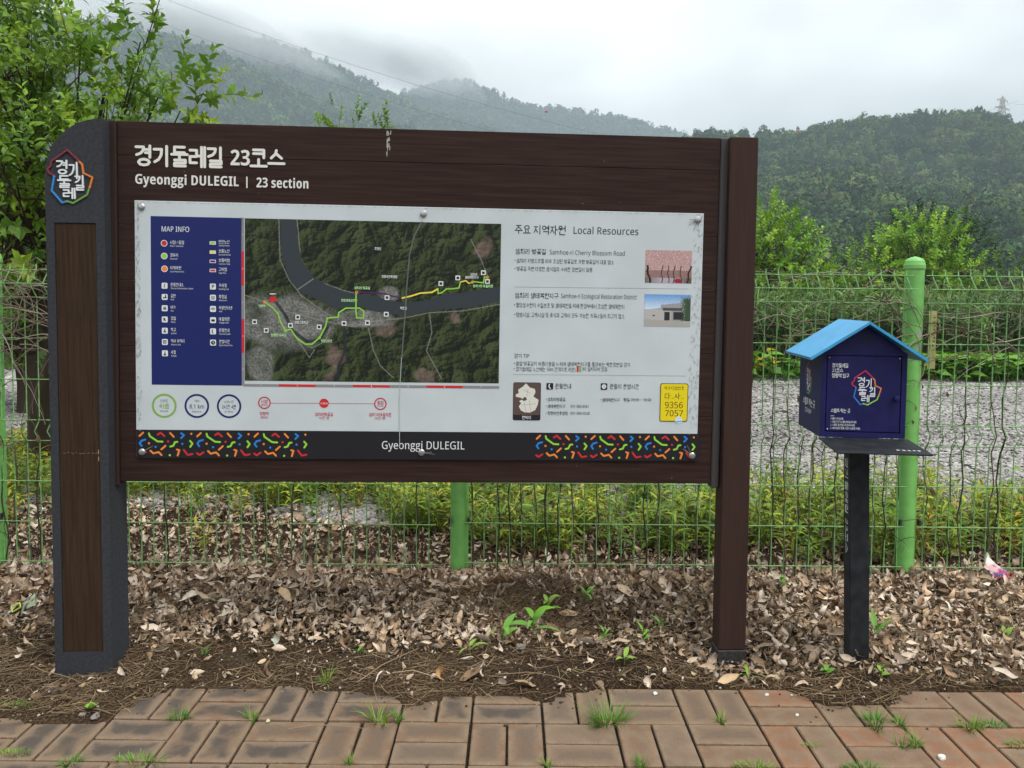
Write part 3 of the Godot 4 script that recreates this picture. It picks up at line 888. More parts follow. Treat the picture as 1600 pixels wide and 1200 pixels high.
# the aerial picture printed as the map: wooded ridges, a river, a town along it
func aerial() -> ImageTexture:
	var w := 600
	var h := 380
	var im := Image.create(w, h, false, Image.FORMAT_RGB8)
	var river := PackedVector2Array([Vector2(0.139, -0.01), Vector2(0.136, 0.109), Vector2(0.145, 0.241), Vector2(0.156, 0.291), Vector2(0.172, 0.362), Vector2(0.205, 0.428), Vector2(0.225, 0.453), Vector2(0.304, 0.509), Vector2(0.356, 0.545), Vector2(0.389, 0.539), Vector2(0.455, 0.534), Vector2(0.494, 0.555), Vector2(0.553, 0.57), Vector2(0.619, 0.58), Vector2(0.685, 0.56), Vector2(0.783, 0.534), Vector2(0.882, 0.524), Vector2(1.01, 0.479), Vector2(1.01, 0.383), Vector2(0.915, 0.413), Vector2(0.849, 0.433), Vector2(0.783, 0.443), Vector2(0.717, 0.479), Vector2(0.652, 0.494), Vector2(0.606, 0.499), Vector2(0.553, 0.484), Vector2(0.52, 0.464), Vector2(0.455, 0.453), Vector2(0.389, 0.438), Vector2(0.323, 0.403), Vector2(0.271, 0.357), Vector2(0.244, 0.312), Vector2(0.221, 0.251), Vector2(0.205, 0.16), Vector2(0.195, -0.01)])
	var roads := [points([0.0, 0.47, 0.1, 0.52, 0.16, 0.565, 0.3, 0.62, 0.42, 0.655, 0.5, 0.62, 0.62, 0.595, 0.72, 0.56, 0.85, 0.545, 1.0, 0.5]), points([0.13, 0.0, 0.135, 0.25, 0.17, 0.37, 0.22, 0.47, 0.34, 0.6]), points([0.2, 0.0, 0.215, 0.24, 0.26, 0.36, 0.38, 0.43, 0.45, 0.455]), points([0.48, 0.66, 0.5, 0.8, 0.53, 0.9, 0.58, 0.97]), points([0.72, 0.57, 0.73, 0.68, 0.71, 0.8, 0.77, 0.97]), points([0.88, 0.1, 0.92, 0.22, 0.95, 0.33]), points([0.2, 0.73, 0.25, 0.85, 0.27, 0.8]), points([0.33, 0.66, 0.31, 0.75, 0.26, 0.79, 0.2, 0.74])]
	var creek := [points([0.12, 0.51, 0.16, 0.6, 0.18, 0.68, 0.24, 0.75, 0.29, 0.74, 0.32, 0.66]), points([0.385, 0.67, 0.39, 0.8, 0.365, 0.9, 0.36, 1.0])]
	var ridge := FastNoiseLite.new()
	ridge.seed = 4
	ridge.frequency = 0.011
	ridge.fractal_type = FastNoiseLite.FRACTAL_RIDGED
	ridge.fractal_octaves = 5
	ridge.domain_warp_enabled = true
	ridge.domain_warp_amplitude = 18.0
	ridge.domain_warp_frequency = 0.01
	var tint := FastNoiseLite.new()
	tint.seed = 8
	tint.frequency = 0.012
	var grain := FastNoiseLite.new()
	grain.seed = 12
	grain.frequency = 0.35
	grain.fractal_octaves = 2
	var lots := FastNoiseLite.new()
	lots.seed = 15
	lots.noise_type = FastNoiseLite.TYPE_CELLULAR
	lots.cellular_return_type = FastNoiseLite.RETURN_CELL_VALUE
	lots.frequency = 0.17
	for y in h:
		for x in w:
			var p := Vector2(float(x) / w, float(y) / h)
			var a := ridge.get_noise_2d(x, y * 1.1)
			var b := ridge.get_noise_2d(x + 2.5, y * 1.1 + 2.0)
			var sl := clampf(0.42 + (a - b) * 4.6, 0.0, 1.0)
			var gr := grain.get_noise_2d(x, y)
			var t := tint.get_noise_2d(x, y)
			var c := Color(0.009, 0.013, 0.0085).lerp(Color(0.062, 0.085, 0.033), sl * (0.8 + 0.6 * t))
			c = c.lerp(Color(0.065, 0.07, 0.04), clampf(t * 1.6 - 0.35, 0.0, 0.6) * sl)
			c *= 1.0 + gr * 0.35
			# town and bare ground
			var town := 0.0
			town = maxf(town, 1.0 - smoothstep(0.7, 1.15, ((p - Vector2(0.14, 0.63)) / Vector2(0.22, 0.17)).length() + t * 0.3))
			town = maxf(town, 1.0 - smoothstep(0.7, 1.1, ((p - Vector2(0.46, 0.605)) / Vector2(0.13, 0.06)).length() + t * 0.2))
			town = maxf(town, 1.0 - smoothstep(0.6, 1.1, ((p - Vector2(0.56, 0.45)) / Vector2(0.045, 0.06)).length() + t * 0.3))
			town = maxf(town, 1.0 - smoothstep(0.6, 1.1, ((p - Vector2(0.06, 0.9)) / Vector2(0.06, 0.14)).length() + t * 0.4))
			for s: Array in [[0.7, 0.94, 0.06, 0.05], [0.345, 0.86, 0.035, 0.13], [0.94, 0.16, 0.03, 0.06], [0.28, 0.47, 0.03, 0.05], [0.53, 0.68, 0.04, 0.04], [0.82, 0.6, 0.02, 0.04]]:
				var e := 1.0 - smoothstep(0.5, 1.1, ((p - Vector2(s[0], s[1])) / Vector2(s[2], s[3])).length() * 0.75 + t * 1.1 + a * 0.55)
				c = c.lerp(Color(0.17, 0.125, 0.105) * (0.75 + sl * 0.5), e * 0.7)
			if town > 0.02:
				var q := lots.get_noise_2d(x * 1.3 + y * 0.5, y * 2.0 - x * 0.6)
				c = c.lerp(Color(0.06, 0.065, 0.055).lerp(Color(0.34, 0.34, 0.33), clampf(q * 0.55 + 0.45, 0, 1)), clampf(town * 1.2, 0.0, 1.0) * clampf(0.75 + t * 0.9 + gr * 0.35, 0.0, 0.92))
			for r: PackedVector2Array in roads:
				for k in r.size() - 1:
					var d := (Geometry2D.get_closest_point_to_segment(p, r[k], r[k + 1]) - p) * Vector2(w, h)
					if d.length() < 1.3 + gr:
						c = c.lerp(Color(0.26, 0.25, 0.24), clampf(1.5 + gr - d.length(), 0.0, 0.7))
			for r: PackedVector2Array in creek:
				for k in r.size() - 1:
					var d := (Geometry2D.get_closest_point_to_segment(p, r[k], r[k + 1]) - p) * Vector2(w, h)
					if d.length() < 4.0:
						c = c.lerp(Color(0.022, 0.027, 0.03), 0.85)
			if Geometry2D.is_point_in_polygon(p + Vector2(gr, t) * 0.004, river):
				c = Color(0.035, 0.045, 0.052) * (1.0 + gr * 0.12)
			var dam := (Geometry2D.get_closest_point_to_segment(p, Vector2(0.205, 0.428), Vector2(0.264, 0.362)) - p) * Vector2(w, h)
			if dam.length() < 1.4:
				c = Color(0.2, 0.2, 0.2)
			im.set_pixel(x, y, c.linear_to_srgb())
	return ImageTexture.create_from_image(im)


# the two little printed pictures: a road under cherry blossom, a low grey building
func blossom_print() -> ImageTexture:
	var im := Image.create(112, 80, false, Image.FORMAT_RGB8)
	for y in 80:
		for x in 112:
			var a := rough.get_noise_2d(x * 14.0, y * 14.0)
			var b := broad.get_noise_2d(x * 60.0, y * 60.0)
			var c := Color(0.24, 0.12, 0.1).lerp(Color(0.76, 0.55, 0.56), clampf(0.42 + a * 1.2 + b * 0.9, 0, 1))
			if y > 48:
				c = c.lerp(Color(0.1, 0.06, 0.04), clampf(0.45 + a, 0, 0.85))
			if y > 66:
				c = Color(0.42, 0.36, 0.42).lerp(Color(0.12, 0.09, 0.06), clampf(absf(x - 50.0) / 42.0 - 0.3 + a * 0.3, 0, 1))
			for t: Array in [[10, 5, 8.0], [40, 2, 0.0], [56, 2, 2.0], [68, 2, -2.0], [86, 2, 3.0], [102, 4, -8.0]]:
				if y > 36 and absf(x - t[0] - sin(y * 0.2) * 1.5 - (y - 70) * t[2] / 40.0) < t[1] * 0.5:
					c = Color(0.03, 0.02, 0.018)
			if Vector2((x - 79) / 9.0, (y - 74) / 6.0).length() < 1.0:
				c = Color(0.3, 0.02, 0.04)
			im.set_pixel(x, y, c.linear_to_srgb())
	return ImageTexture.create_from_image(im)


func hall_print() -> ImageTexture:
	var im := Image.create(112, 80, false, Image.FORMAT_RGB8)
	for y in 80:
		for x in 112:
			var a := rough.get_noise_2d(x * 16.0, y * 16.0)
			var c := Color(0.12, 0.3, 0.62).lerp(Color(0.6, 0.72, 0.85), clampf(y / 40.0 + a * 0.3, 0, 1))
			if y > 30 - x * 0.12 + (8 if x < 40 else 0) and x < 96:
				c = Color(0.3, 0.3, 0.31)
			if y > 36 and x < 66:
				c = Color(0.42, 0.41, 0.4)
			if x > 44 and x < 92 and y > 32 and y < 40:
				c = Color(0.08, 0.08, 0.085)
			if x > 48 and x < 62 and y > 42 and y < 64 or x > 70 and x < 96 and y > 42 and y < 62 or x > 20 and x < 26 and y > 50 and y < 54:
				c = Color(0.03, 0.03, 0.035)
			if x > 92 + a * 14.0 and y > 8 + a * 10.0 and y < 66:
				c = Color(0.05, 0.08, 0.045) * (1.0 + a)
			if y > 64 + (x - 56) * 0.05:
				c = Color(0.36, 0.35, 0.33)
			im.set_pixel(x, y, (c * (1.0 + a * 0.15)).linear_to_srgb())
	return ImageTexture.create_from_image(im)


func picture(called: String, lo: Vector2, hi: Vector2, tex: Texture2D, parent: Node, label: String) -> void:
	var g := Geo.new()
	var k := 0
	for p: Vector2 in [lo, Vector2(hi.x, lo.y), hi, Vector2(lo.x, hi.y)]:
		g.vert(Vector3(p.x, p.y, 0.0005), Vector3.BACK, Color.WHITE, [Vector2(0, 1), Vector2(1, 1), Vector2(1, 0), Vector2(0, 0)][k])
		k += 1
	g.i.append_array([0, 2, 1, 0, 3, 2])
	var m := mat(1, 1, 1, 0.45, 0.32)
	m.albedo_texture = tex
	var o := obj(called, g, m, parent)
	o.set_meta("label", label)


func screw(at: Vector3, r: float, parent: Node) -> void:
	var g := Geo.new()
	g.lathe([Vector2(r, 0.0), Vector2(r, 0.002), Vector2(r * 0.8, 0.0042), Vector2(r * 0.4, 0.0052), Vector2(0.0, 0.0055)], 16)
	var o := obj("screw", g, M.steel, parent)
	o.position = at
	o.rotation.x = PI / 2


func build_sign() -> void:
	var root := thing("trail_information_board", Vector3(-1.4558, 0.0, -2.9), deg_to_rad(3.155))
	tag(root, "large brown trail information board with printed map between a dark column and a brown post", "information board")
	# the broad dark column with its rounded shoulder
	var out := PackedVector2Array([Vector2(-0.21, -0.12), Vector2(-0.006, -0.12), Vector2(-0.006, 2.02)])
	for k in 13:
		var a := PI / 2 + k * PI / 24
		out.append(Vector2(-0.018 + cos(a) * 0.192, 1.815 + sin(a) * 0.205))
	var g := Geo.new()
	# the face stands round a recess for the wooden inlay: frame pieces butt against each other
	var lo := Vector2(-0.181, 0.087)
	var hi := Vector2(-0.037, 1.652)
	var cap := PackedVector2Array([Vector2(-0.21, hi.y), Vector2(-0.006, hi.y)])
	for k in range(2, out.size()):
		cap.append(out[k])
	for p: PackedVector2Array in [cap, rounded(-0.21, -0.12, 0.204, lo.y + 0.12, 0), rounded(-0.21, lo.y, lo.x + 0.21, hi.y - lo.y, 0), rounded(hi.x, lo.y, -0.006 - hi.x, hi.y - lo.y, 0)]:
		g.prism(p, 0.05, 0.06, Color.WHITE, false)
	g.prism(out, -0.085, 0.05)
	var column := obj("column", g, M.column, root)
	column.set_meta("label", "broad dark grey column with a rounded shoulder")
	g = Geo.new()
	g.box(Vector3(lo.x + 0.0012, lo.y + 0.0012, 0.0495), Vector3(hi.x - 0.0012, hi.y - 0.0012, 0.0565), 0.001)
	obj("wooden_inlay", g, M.inset, column)
	g = Geo.new()
	emblem(g, Vector2(-0.198, 1.908), 0.187, 0.178, 0.0602, 0.005, {"red": Color(0.17, 0.02, 0.034), "orange": Color(0.6, 0.17, 0.03), "lime": Color(0.13, 0.27, 0.05), "blue": Color(0.03, 0.2, 0.5)})
	obj("emblem", g, M.paint, column)
	# scuffs across the inlay
	g = Geo.new()
	for k in 9:
		var x := lo.x + 0.012 + k * 0.0145
		stroke(g, PackedVector2Array([Vector2(x, 0.823 + ran(-0.003, 0.003)), Vector2(x + ran(0.004, 0.012), 0.823 + ran(-0.003, 0.003))]), ran(0.0008, 0.0022), 0.0567, 0.0, Color(0.25, 0.15, 0.08), false, k)
	for y: float in [0.82, 0.795]:
		stroke(g, PackedVector2Array([Vector2(hi.x - 0.006, y), Vector2(hi.x - 0.006, y + 0.014)]), 0.003, 0.0568, 0.0, Color(0.4, 0.22, 0.1), false, 2)
	obj("scuff_mark", g, M.paint, column)
	# the brown post on the other side
	g = Geo.new()
	g.box(Vector3(2.268, 0.045, -0.05), Vector3(2.376, 2.01, 0.03), 0.003)
	var post := obj("post", g, M.post, root)
	post.set_meta("label", "square brown post with a metal shoe")
	g = Geo.new()
	g.box(Vector3(2.2655, -0.12, -0.053), Vector3(2.3785, 0.0435, 0.0335), 0.003)
	obj("metal_shoe", g, M.shoe, post)

	# the board hangs between them, a trace out of level
	var board := Node3D.new()
	board.name = "board"
	root.add_child(board)
	board.rotation.z = deg_to_rad(-0.42)
	var cuts := [2.027, 1.905, 1.655, 1.452, 1.21, 0.965, 0.706]
	for k in 6:
		g = Geo.new()
		g.box(Vector3(0.003, cuts[k + 1] + 0.0005, -0.036), Vector3(2.226, cuts[k] - 0.0005, -0.0003 * (k % 2)), 0.0012)
		obj("plank", g, M.board if k % 2 == 0 else M.board2, board)
	for s: Array in [[-0.036, 0.0015, 0.012, M.trim], [2.2275, 2.258, 0.006, M.rail]]:
		g = Geo.new()
		g.box(Vector3(s[0], 0.69, -0.045), Vector3(s[1], 2.027, s[2]), 0.004)
		obj("side_rail", g, s[3], board)
	g = Geo.new()
	write(g, "경기둘레길 23코스", 0.066, 1.878, 0.077, 0.535, 0.13, Color(0.68, 0.68, 0.64), 0.0003, 0.0018)
	write(g, "Gyeonggi DULEGIL", 0.063, 1.802, 0.049, 0.374, 0.13, Color(0.68, 0.68, 0.64), 0.0003, 0.0012)
	write(g, "23 section", 0.498, 1.8, 0.049, 0.193, 0.13, Color(0.68, 0.68, 0.64), 0.0003, 0.0012)
	stroke(g, PackedVector2Array([Vector2(0.465, 1.798), Vector2(0.465, 1.836)]), 0.0045, 0.0003, 0.0012, Color(0.68, 0.68, 0.64), false, 0)
	obj("heading", g, M.paint, board)
	# a bird's white streak and a few chips in the paint
	g = Geo.new()
	for k in 22:
		var x := 0.98 + ran(-0.008, 0.008)
		var y := 2.02 - rng.randf() * 0.085
		stroke(g, PackedVector2Array([Vector2(x, y), Vector2(x + ran(-0.002, 0.002), y - ran(0.003, 0.02))]), ran(0.0008, 0.003), 0.0004 + k * 1e-5, 0.0, Color(0.4, 0.38, 0.36), false, k)
	for k in 40:
		disc(g, Vector2(ran(0.02, 2.2), ran(0.71, 2.02)), ran(0.0006, 0.002), 0.0004, 0.0, Color(0.3, 0.27, 0.25), 6)
	obj("paint_chips", g, M.paint, board).set_meta("kind", "stuff")

	var sheet := Node3D.new()
	sheet.name = "printed_sheet"
	board.add_child(sheet)
	sheet.position = Vector3(0.064, 0.7965, 0.0068)
	g = Geo.new()
	g.box(Vector3(0, 0, -0.0062), Vector3(2.104, 0.945, 0.0), 0.0012)
	obj("backing", g, M.sheet, sheet)
	g = Geo.new()
	printed(g)
	# the clear film: a fold down the middle, and its lifting edge at both sides with dirt under it
	var fold := [1.041, 0.891, 1.013, 0.838, 0.9966, 0.767, 0.9875, 0.648, 0.981, 0.528, 0.9717, 0.384, 0.965, 0.238, 0.968, 0.043]
	stroke(g, points(fold.slice(0, 12)), 0.003, 0.0022, 0.0, Color(0.11, 0.122, 0.118), false, 0)
	stroke(g, points(fold.slice(10, 16)), 0.0022, 0.0023, 0.0, Color(0.4, 0.44, 0.46), false, 0)
	for k in 6:
		fold[k * 2] += 0.0028
	stroke(g, points(fold.slice(0, 12)), 0.0009, 0.00235, 0.0, Color(0.22, 0.24, 0.235), false, 0)
	for e: Array in [[0.004, 0.019, 0.1, 0.93], [2.066, 2.1, 0.1, 0.93]]:
		for k in 150:
			var p := Vector2(ran(e[0], e[1]), ran(e[2], e[3]))
			stroke(g, PackedVector2Array([p, p + Vector2(ran(-0.004, 0.004), ran(-0.012, 0.012))]), ran(0.0008, 0.003), 0.0021 + k * 2e-6, 0.0, Color(0.42, 0.42, 0.39) * ran(0.6, 1.1), false, 0)
	for k in 90:
		stroke(g, PackedVector2Array([Vector2(k * 0.0233, 0.9405), Vector2(k * 0.0233 + ran(0.004, 0.018), 0.9405 + ran(-0.001, 0.001))]), ran(0.0005, 0.002), 0.0019, 0.0, Color(0.36, 0.35, 0.32), false, 0)
	for k in 60:
		disc(g, Vector2(ran(0.03, 2.06), ran(0.1, 0.92)), ran(0.0005, 0.0012), 0.0024, 0.0, Color(0.2, 0.19, 0.17), 5)
	for s: Array in [[2.082, 0.921, 5, PI], [2.085, 0.0205, 3, PI * 0.62], [1.05, 0.026, 2, -0.2], [0.0215, 0.022, 2, 0.5]]:
		for k: int in s[2]:
			var a: float = s[3] + k * 0.42 * (1.0 if s[3] > 3.0 else 0.5) + ran(-0.1, 0.1)
			stroke(g, PackedVector2Array([Vector2(s[0], s[1]), Vector2(s[0], s[1]) + Vector2.from_angle(a) * Vector2(ran(0.03, 0.07), ran(0.02, 0.05))]), 0.0016, 0.0026 + k * 4e-5, 0.0, Color(0.22, 0.21, 0.19), false, 0)
	var pr := obj("print", g, M.print, sheet)
	pr.set_meta("label", "printed trail legend, course line and local notes in Korean and English")
	picture("map_print", Vector2(0.395, 0.2905), Vector2(1.337, 0.889), aerial(), sheet, "printed aerial map with river, town and trail")
	picture("blossom_picture", Vector2(1.8845, 0.6795), Vector2(2.0635, 0.803), blossom_print(), sheet, "printed picture of a road under pink blossom")
	picture("building_picture", Vector2(1.8845, 0.5137), Vector2(2.0629, 0.6364), hall_print(), sheet, "printed picture of a low grey building")
	for p: Vector2 in [Vector2(0.026, 0.922), Vector2(1.048, 0.92), Vector2(2.082, 0.921), Vector2(0.0215, 0.022), Vector2(1.05, 0.026), Vector2(2.085, 0.0205)]:
		screw(Vector3(p.x, p.y, 0.0029), 0.0125, sheet)


func build_stamp_box() -> void:
	var root := thing("stamp_box", Vector3(1.318, 0.0, -2.955), deg_to_rad(-5.5))
	tag(root, "navy stamp box with light blue gable roof on a black post before the green fence", "stamp box")
	var x0 := -0.158
	var x1 := 0.149
	var y0 := 0.89
	var y1 := 1.205
	var mid := (x0 + x1) * 0.5
	var top := 1.312
	var z0 := -0.275
	var z1 := 0.025
	# post: black square tube, slightly out of plumb
	var g := Geo.new()
	g.box(Vector3(-0.036, -0.15, -0.036), Vector3(0.036, 0.862, 0.036), 0.003)
	var post := obj("post", g, M.dark, root)
	post.position = Vector3(0.014, 0, -0.01)
	post.rotation.z = deg_to_rad(1.7)
	g = Geo.new()
	write(g, "경기둘레길 23코스", -0.40, -0.0125, 0.034, 0.37, 0.11, Color(0.66, 0.66, 0.66), 0.0362)
	var lt := obj("lettering", g, M.paint, post)
	lt.transform = Transform3D(Basis(Vector3(0, -1, 0), Vector3(0, 0, 1), Vector3(-1, 0, 0)), Vector3(0, 0.41, 0))
	# body: five-sided shell with a doorway; the door sits inside its frame
	g = Geo.new()
	var front := PackedVector2Array([Vector2(x0, y0), Vector2(x1, y0), Vector2(x1, y1), Vector2(mid, top), Vector2(x0, y1)])
	g.prism(front, z0, z1 - 0.012)
	var d0 := Vector2(x0 + 0.018, y0 + 0.02)
	var d1 := Vector2(x1 - 0.018, y1 - 0.006)
	g.prism(PackedVector2Array([Vector2(x0, d1.y), Vector2(x1, d1.y), Vector2(x1, y1), Vector2(mid, top), Vector2(x0, y1)]), z1 - 0.012, z1, Color.WHITE, false)
	g.prism(rounded(x0, y0, x1 - x0, d0.y - y0, 0), z1 - 0.012, z1, Color.WHITE, false)
	g.prism(rounded(x0, d0.y, d0.x - x0, d1.y - d0.y, 0), z1 - 0.012, z1, Color.WHITE, false)
	g.prism(rounded(d1.x, d0.y, x1 - d1.x, d1.y - d0.y, 0), z1 - 0.012, z1, Color.WHITE, false)
	var body := obj("body", g, M.navy, root)
	body.set_meta("label", "navy painted metal box body")
	g = Geo.new()
	g.box(Vector3(d0.x + 0.003, d0.y + 0.003, z1 - 0.011), Vector3(d1.x - 0.003, d1.y - 0.004, z1 - 0.001), 0.0012)
	var door := obj("door", g, M.navy, root)
	g = Geo.new()
	g.lathe([Vector2(0.006, 0), Vector2(0.006, 0.006), Vector2(0.0105, 0.008), Vector2(0.0115, 0.014), Vector2(0.009, 0.019), Vector2(0.0, 0.0205)], 18)
	var knob := obj("knob", g, M.navy, door)
	knob.position = Vector3(d1.x - 0.02, 1.04, z1 - 0.001)
	knob.rotation.x = PI / 2
	g = Geo.new()
	var zf := z1 - 0.0004
	var left := d0.x + 0.02
	write(g, "경기둘레길", left, 1.154, 0.0165, 0.058, 0.12, INK.white, zf)
	write(g, "23코스", left, 1.135, 0.0165, 0.04, 0.12, INK.white, zf)
	write(g, "청평역 입구", left, 1.116, 0.0165, 0.062, 0.12, INK.white, zf)
	write(g, "스탬프 찍는 곳", left, 0.984, 0.0165, 0.07, 0.12, INK.white, zf)
	stroke(g, PackedVector2Array([Vector2(left, 0.97), Vector2(left + 0.012, 0.97)]), 0.0016, zf, 0.0, INK.white, false, 0)
	write(g, "스탬프 주의사항", left, 0.957, 0.0085, 0.046, 0.11, INK.white, zf)
	write(g, "1. 사용후 반드시 제자리에 놓아주세요", left, 0.945, 0.0095, 0.094, 0.11, INK.white, zf)
	write(g, "2. 스탬프 함 문을 꼭 닫아주세요", left, 0.933, 0.0095, 0.089, 0.11, INK.white, zf)
	write(g, "3. 여러사람이 함께 소중히 사용해 주세요", left, 0.921, 0.0095, 0.108, 0.11, INK.white, zf)
	obj("lettering", g, M.paint, door)
	g = Geo.new()
	emblem(g, Vector2(left + 0.073, 1.142), 0.128, 0.122, zf, 0.0)
	obj("emblem", g, M.paint, door)
	for p: Vector2 in [Vector2(d0.x + 0.009, d1.y - 0.01), Vector2(d0.x + 0.009, d0.y + 0.01), Vector2(d1.x - 0.009, d1.y - 0.01)]:
		screw(Vector3(p.x, p.y, z1 - 0.0015), 0.0032, door)
	# scribble where a plate was on the gable
	g = Geo.new()
	for p: Array in [[-0.03, 1.222, -0.03, 1.27], [-0.03, 1.27, 0.026, 1.27], [0.026, 1.27, 0.026, 1.225], [-0.008, 1.262, 0.014, 1.258], [-0.014, 1.248, 0.016, 1.25], [0.002, 1.262, 0.0, 1.226], [-0.01, 1.236, 0.012, 1.24]]:
		stroke(g, points(p), 0.0026, z1 + 0.0004, 0.0, Color(0.004, 0.004, 0.006), false, rng.randi() % 6)
	obj("pen_mark", g, M.paint, body)
	# print on the side that faces the board
	g = Geo.new()
	emblem(g, Vector2(0.085, 1.158), 0.125, 0.105, 0.0004, 0.0)
	write(g, "스탬프 찍는 곳", 0.062, 0.99, 0.03, 0.165, 0.12, INK.white, 0.0004)
	write(g, "STAMP", 0.092, 0.957, 0.025, 0.09, 0.12, INK.white, 0.0004)
	var sp := obj("side_lettering", g, M.paint, body)
	sp.transform = Transform3D(Basis(Vector3(0, 0, 1), Vector3.UP, Vector3(-1, 0, 0)), Vector3(x0, 0, z0))
	# roof: two sheets that meet at the ridge
	for s: float in [-1.0, 1.0]:
		g = Geo.new()
		var e := 0.208
		var drop := 0.1345
		var th := 0.0085
		var ridge := top + 0.014
		var poly := PackedVector2Array([Vector2(mid + s * 0.0004, ridge), Vector2(mid + s * e, ridge - drop), Vector2(mid + s * (e - 0.003), ridge - drop - th * 1.2), Vector2(mid + s * 0.0004, ridge - th * 1.25)])
		g.prism(poly, z0 - 0.02, z1 + 0.048)
		obj("roof_panel", g, M.roof, root)
	# shelf below the door, sloping a little
	g = Geo.new()
	g.box(Vector3(x0 - 0.004, -0.0065, 0.0), Vector3(x1 + 0.012, 0.0, 0.222), 0.0015)
	var shelf := obj("shelf", g, M.dark, root)
	shelf.position = Vector3(0, y0 - 0.0012, z1 - 0.001)
	g = Geo.new()
	g.box(Vector3(-0.05, -0.028, -0.08), Vector3(0.06, -0.0012, -0.002), 0.001)
	obj("bracket", g, M.dark, shelf)
	shelf.rotation.x = deg_to_rad(3.5)
	g = Geo.new()
	for k in 5:
		for q in 3:
			disc(g, Vector2(0.062 + k * 0.0175 + ran(-0.003, 0.003), -0.178 + ran(-0.006, 0.006)), ran(0.003, 0.006), 0.0004 + q * 4e-5, 0.0, Color(0.45, 0.46, 0.47), 9)
	var chips := obj("worn_sticker", g, M.paint, shelf)
	chips.rotation.x = -PI / 2

# ------------------------------------------------------------------ fence and dry vines

const FENCE_Z := -3.79
const POSTS := [-4.72, -2.525, -0.25, 1.945, 4.14]
const LIES := [0.098, 0.295, 0.493, 0.69, 0.79, 0.987, 1.184, 1.381, 1.446, 1.512]


# how far the folded wires lean out towards the path at a height
func fold_at(y: float) -> float:
	if y > 0.69 and y < 0.79:
		return 0.042 * (1.0 - absf(y - 0.74) / 0.05)
	if y > 1.381 and y < 1.512:
		return 0.055 * (1.0 - absf(y - 1.446) / 0.066)
	return 0.0


func build_fence() -> void:
	var root := thing("wire_fence", Vector3(0, 0, FENCE_Z))
	tag(root, "green welded wire fence with round posts behind the board and stamp box", "fence")
	var up := Geo.new()
	var path := []
	for y: float in [0.03, 0.3, 0.69, 0.74, 0.79, 1.1, 1.381, 1.446, 1.512, 1.54]:
		path.append(Vector3(0, y, fold_at(y)))
	up.tube(path, [0.0028], 6)
	var upright := up.mesh()
	var lie := Geo.new()
	lie.tube([Vector3(0.03, 0, 0), Vector3(1.1, -0.001, 0), Vector3(2.165, 0, 0)], [0.0026], 6)
	var lying := lie.mesh()
	for p in POSTS.size() - 1:
		var panel := Node3D.new()
		panel.name = "mesh_panel"
		root.add_child(panel, true)
		panel.position = Vector3(POSTS[p], 0.012 if p > 1 else 0.0, 0)
		for k in 35:
			var w := put("wire", upright, M.wire, panel)
			w.position.x = 0.063 + k * 0.0608 + ran(-0.0015, 0.0015)
			w.rotation.z = ran(-0.002, 0.002)
		for y: float in LIES:
			var w := put("wire", lying, M.wire, panel)
			w.position = Vector3(0, y, 0.0054 + fold_at(y))
	for p in POSTS.size():
		var g := Geo.new()
		var h := 1.562
		g.tube([Vector3(0, -0.3, 0), Vector3(0, h, 0)], [0.0445], 28)
		var post := obj("fence_post", g, M.fence, root)
		post.position = Vector3(POSTS[p], 0.01 if p > 2 else 0.0, -0.048)
		g = Geo.new()
		g.lathe([Vector2(0.0465, h - 0.018), Vector2(0.0485, h - 0.012), Vector2(0.0485, h + 0.004), Vector2(0.046, h + 0.012), Vector2(0.043, h + 0.024), Vector2(0.034, h + 0.035), Vector2(0.02, h + 0.041), Vector2(0.012, h + 0.043), Vector2(0.0, h + 0.047)], 28)
		obj("post_cap", g, M.fence, post)
		if p == 3:       # bare spots where paint has come off
			for s: Array in [[1.17, 0.2, 0.02], [1.235, 0.32, 0.022]]:
				g = Geo.new()
				var q := []
				for e in 9:
					var b := TAU * e / 9.0
					var r: float = s[2] * ran(0.6, 1.0)
					var th: float = s[1] + cos(b) * r / 0.0445
					q.append(Vector3(sin(th) * 0.0449, s[0] + sin(b) * r, cos(th) * 0.0449))
				for e in 9:
					g.tri(Vector3(sin(s[1]) * 0.0452, s[0], cos(s[1]) * 0.0452), q[e], q[(e + 1) % 9], Color(0.3, 0.3, 0.28))
				obj("bare_patch", g, M.paint, post)
		for y: float in [0.3, 1.15]:
			g = Geo.new()
			g.box(Vector3(-0.052, y, 0.02), Vector3(-0.043, y + 0.03, 0.05), 0.001)
			g.box(Vector3(0.043, y, 0.02), Vector3(0.052, y + 0.03, 0.05), 0.001)
			obj("clip", g, M.shoe, post)


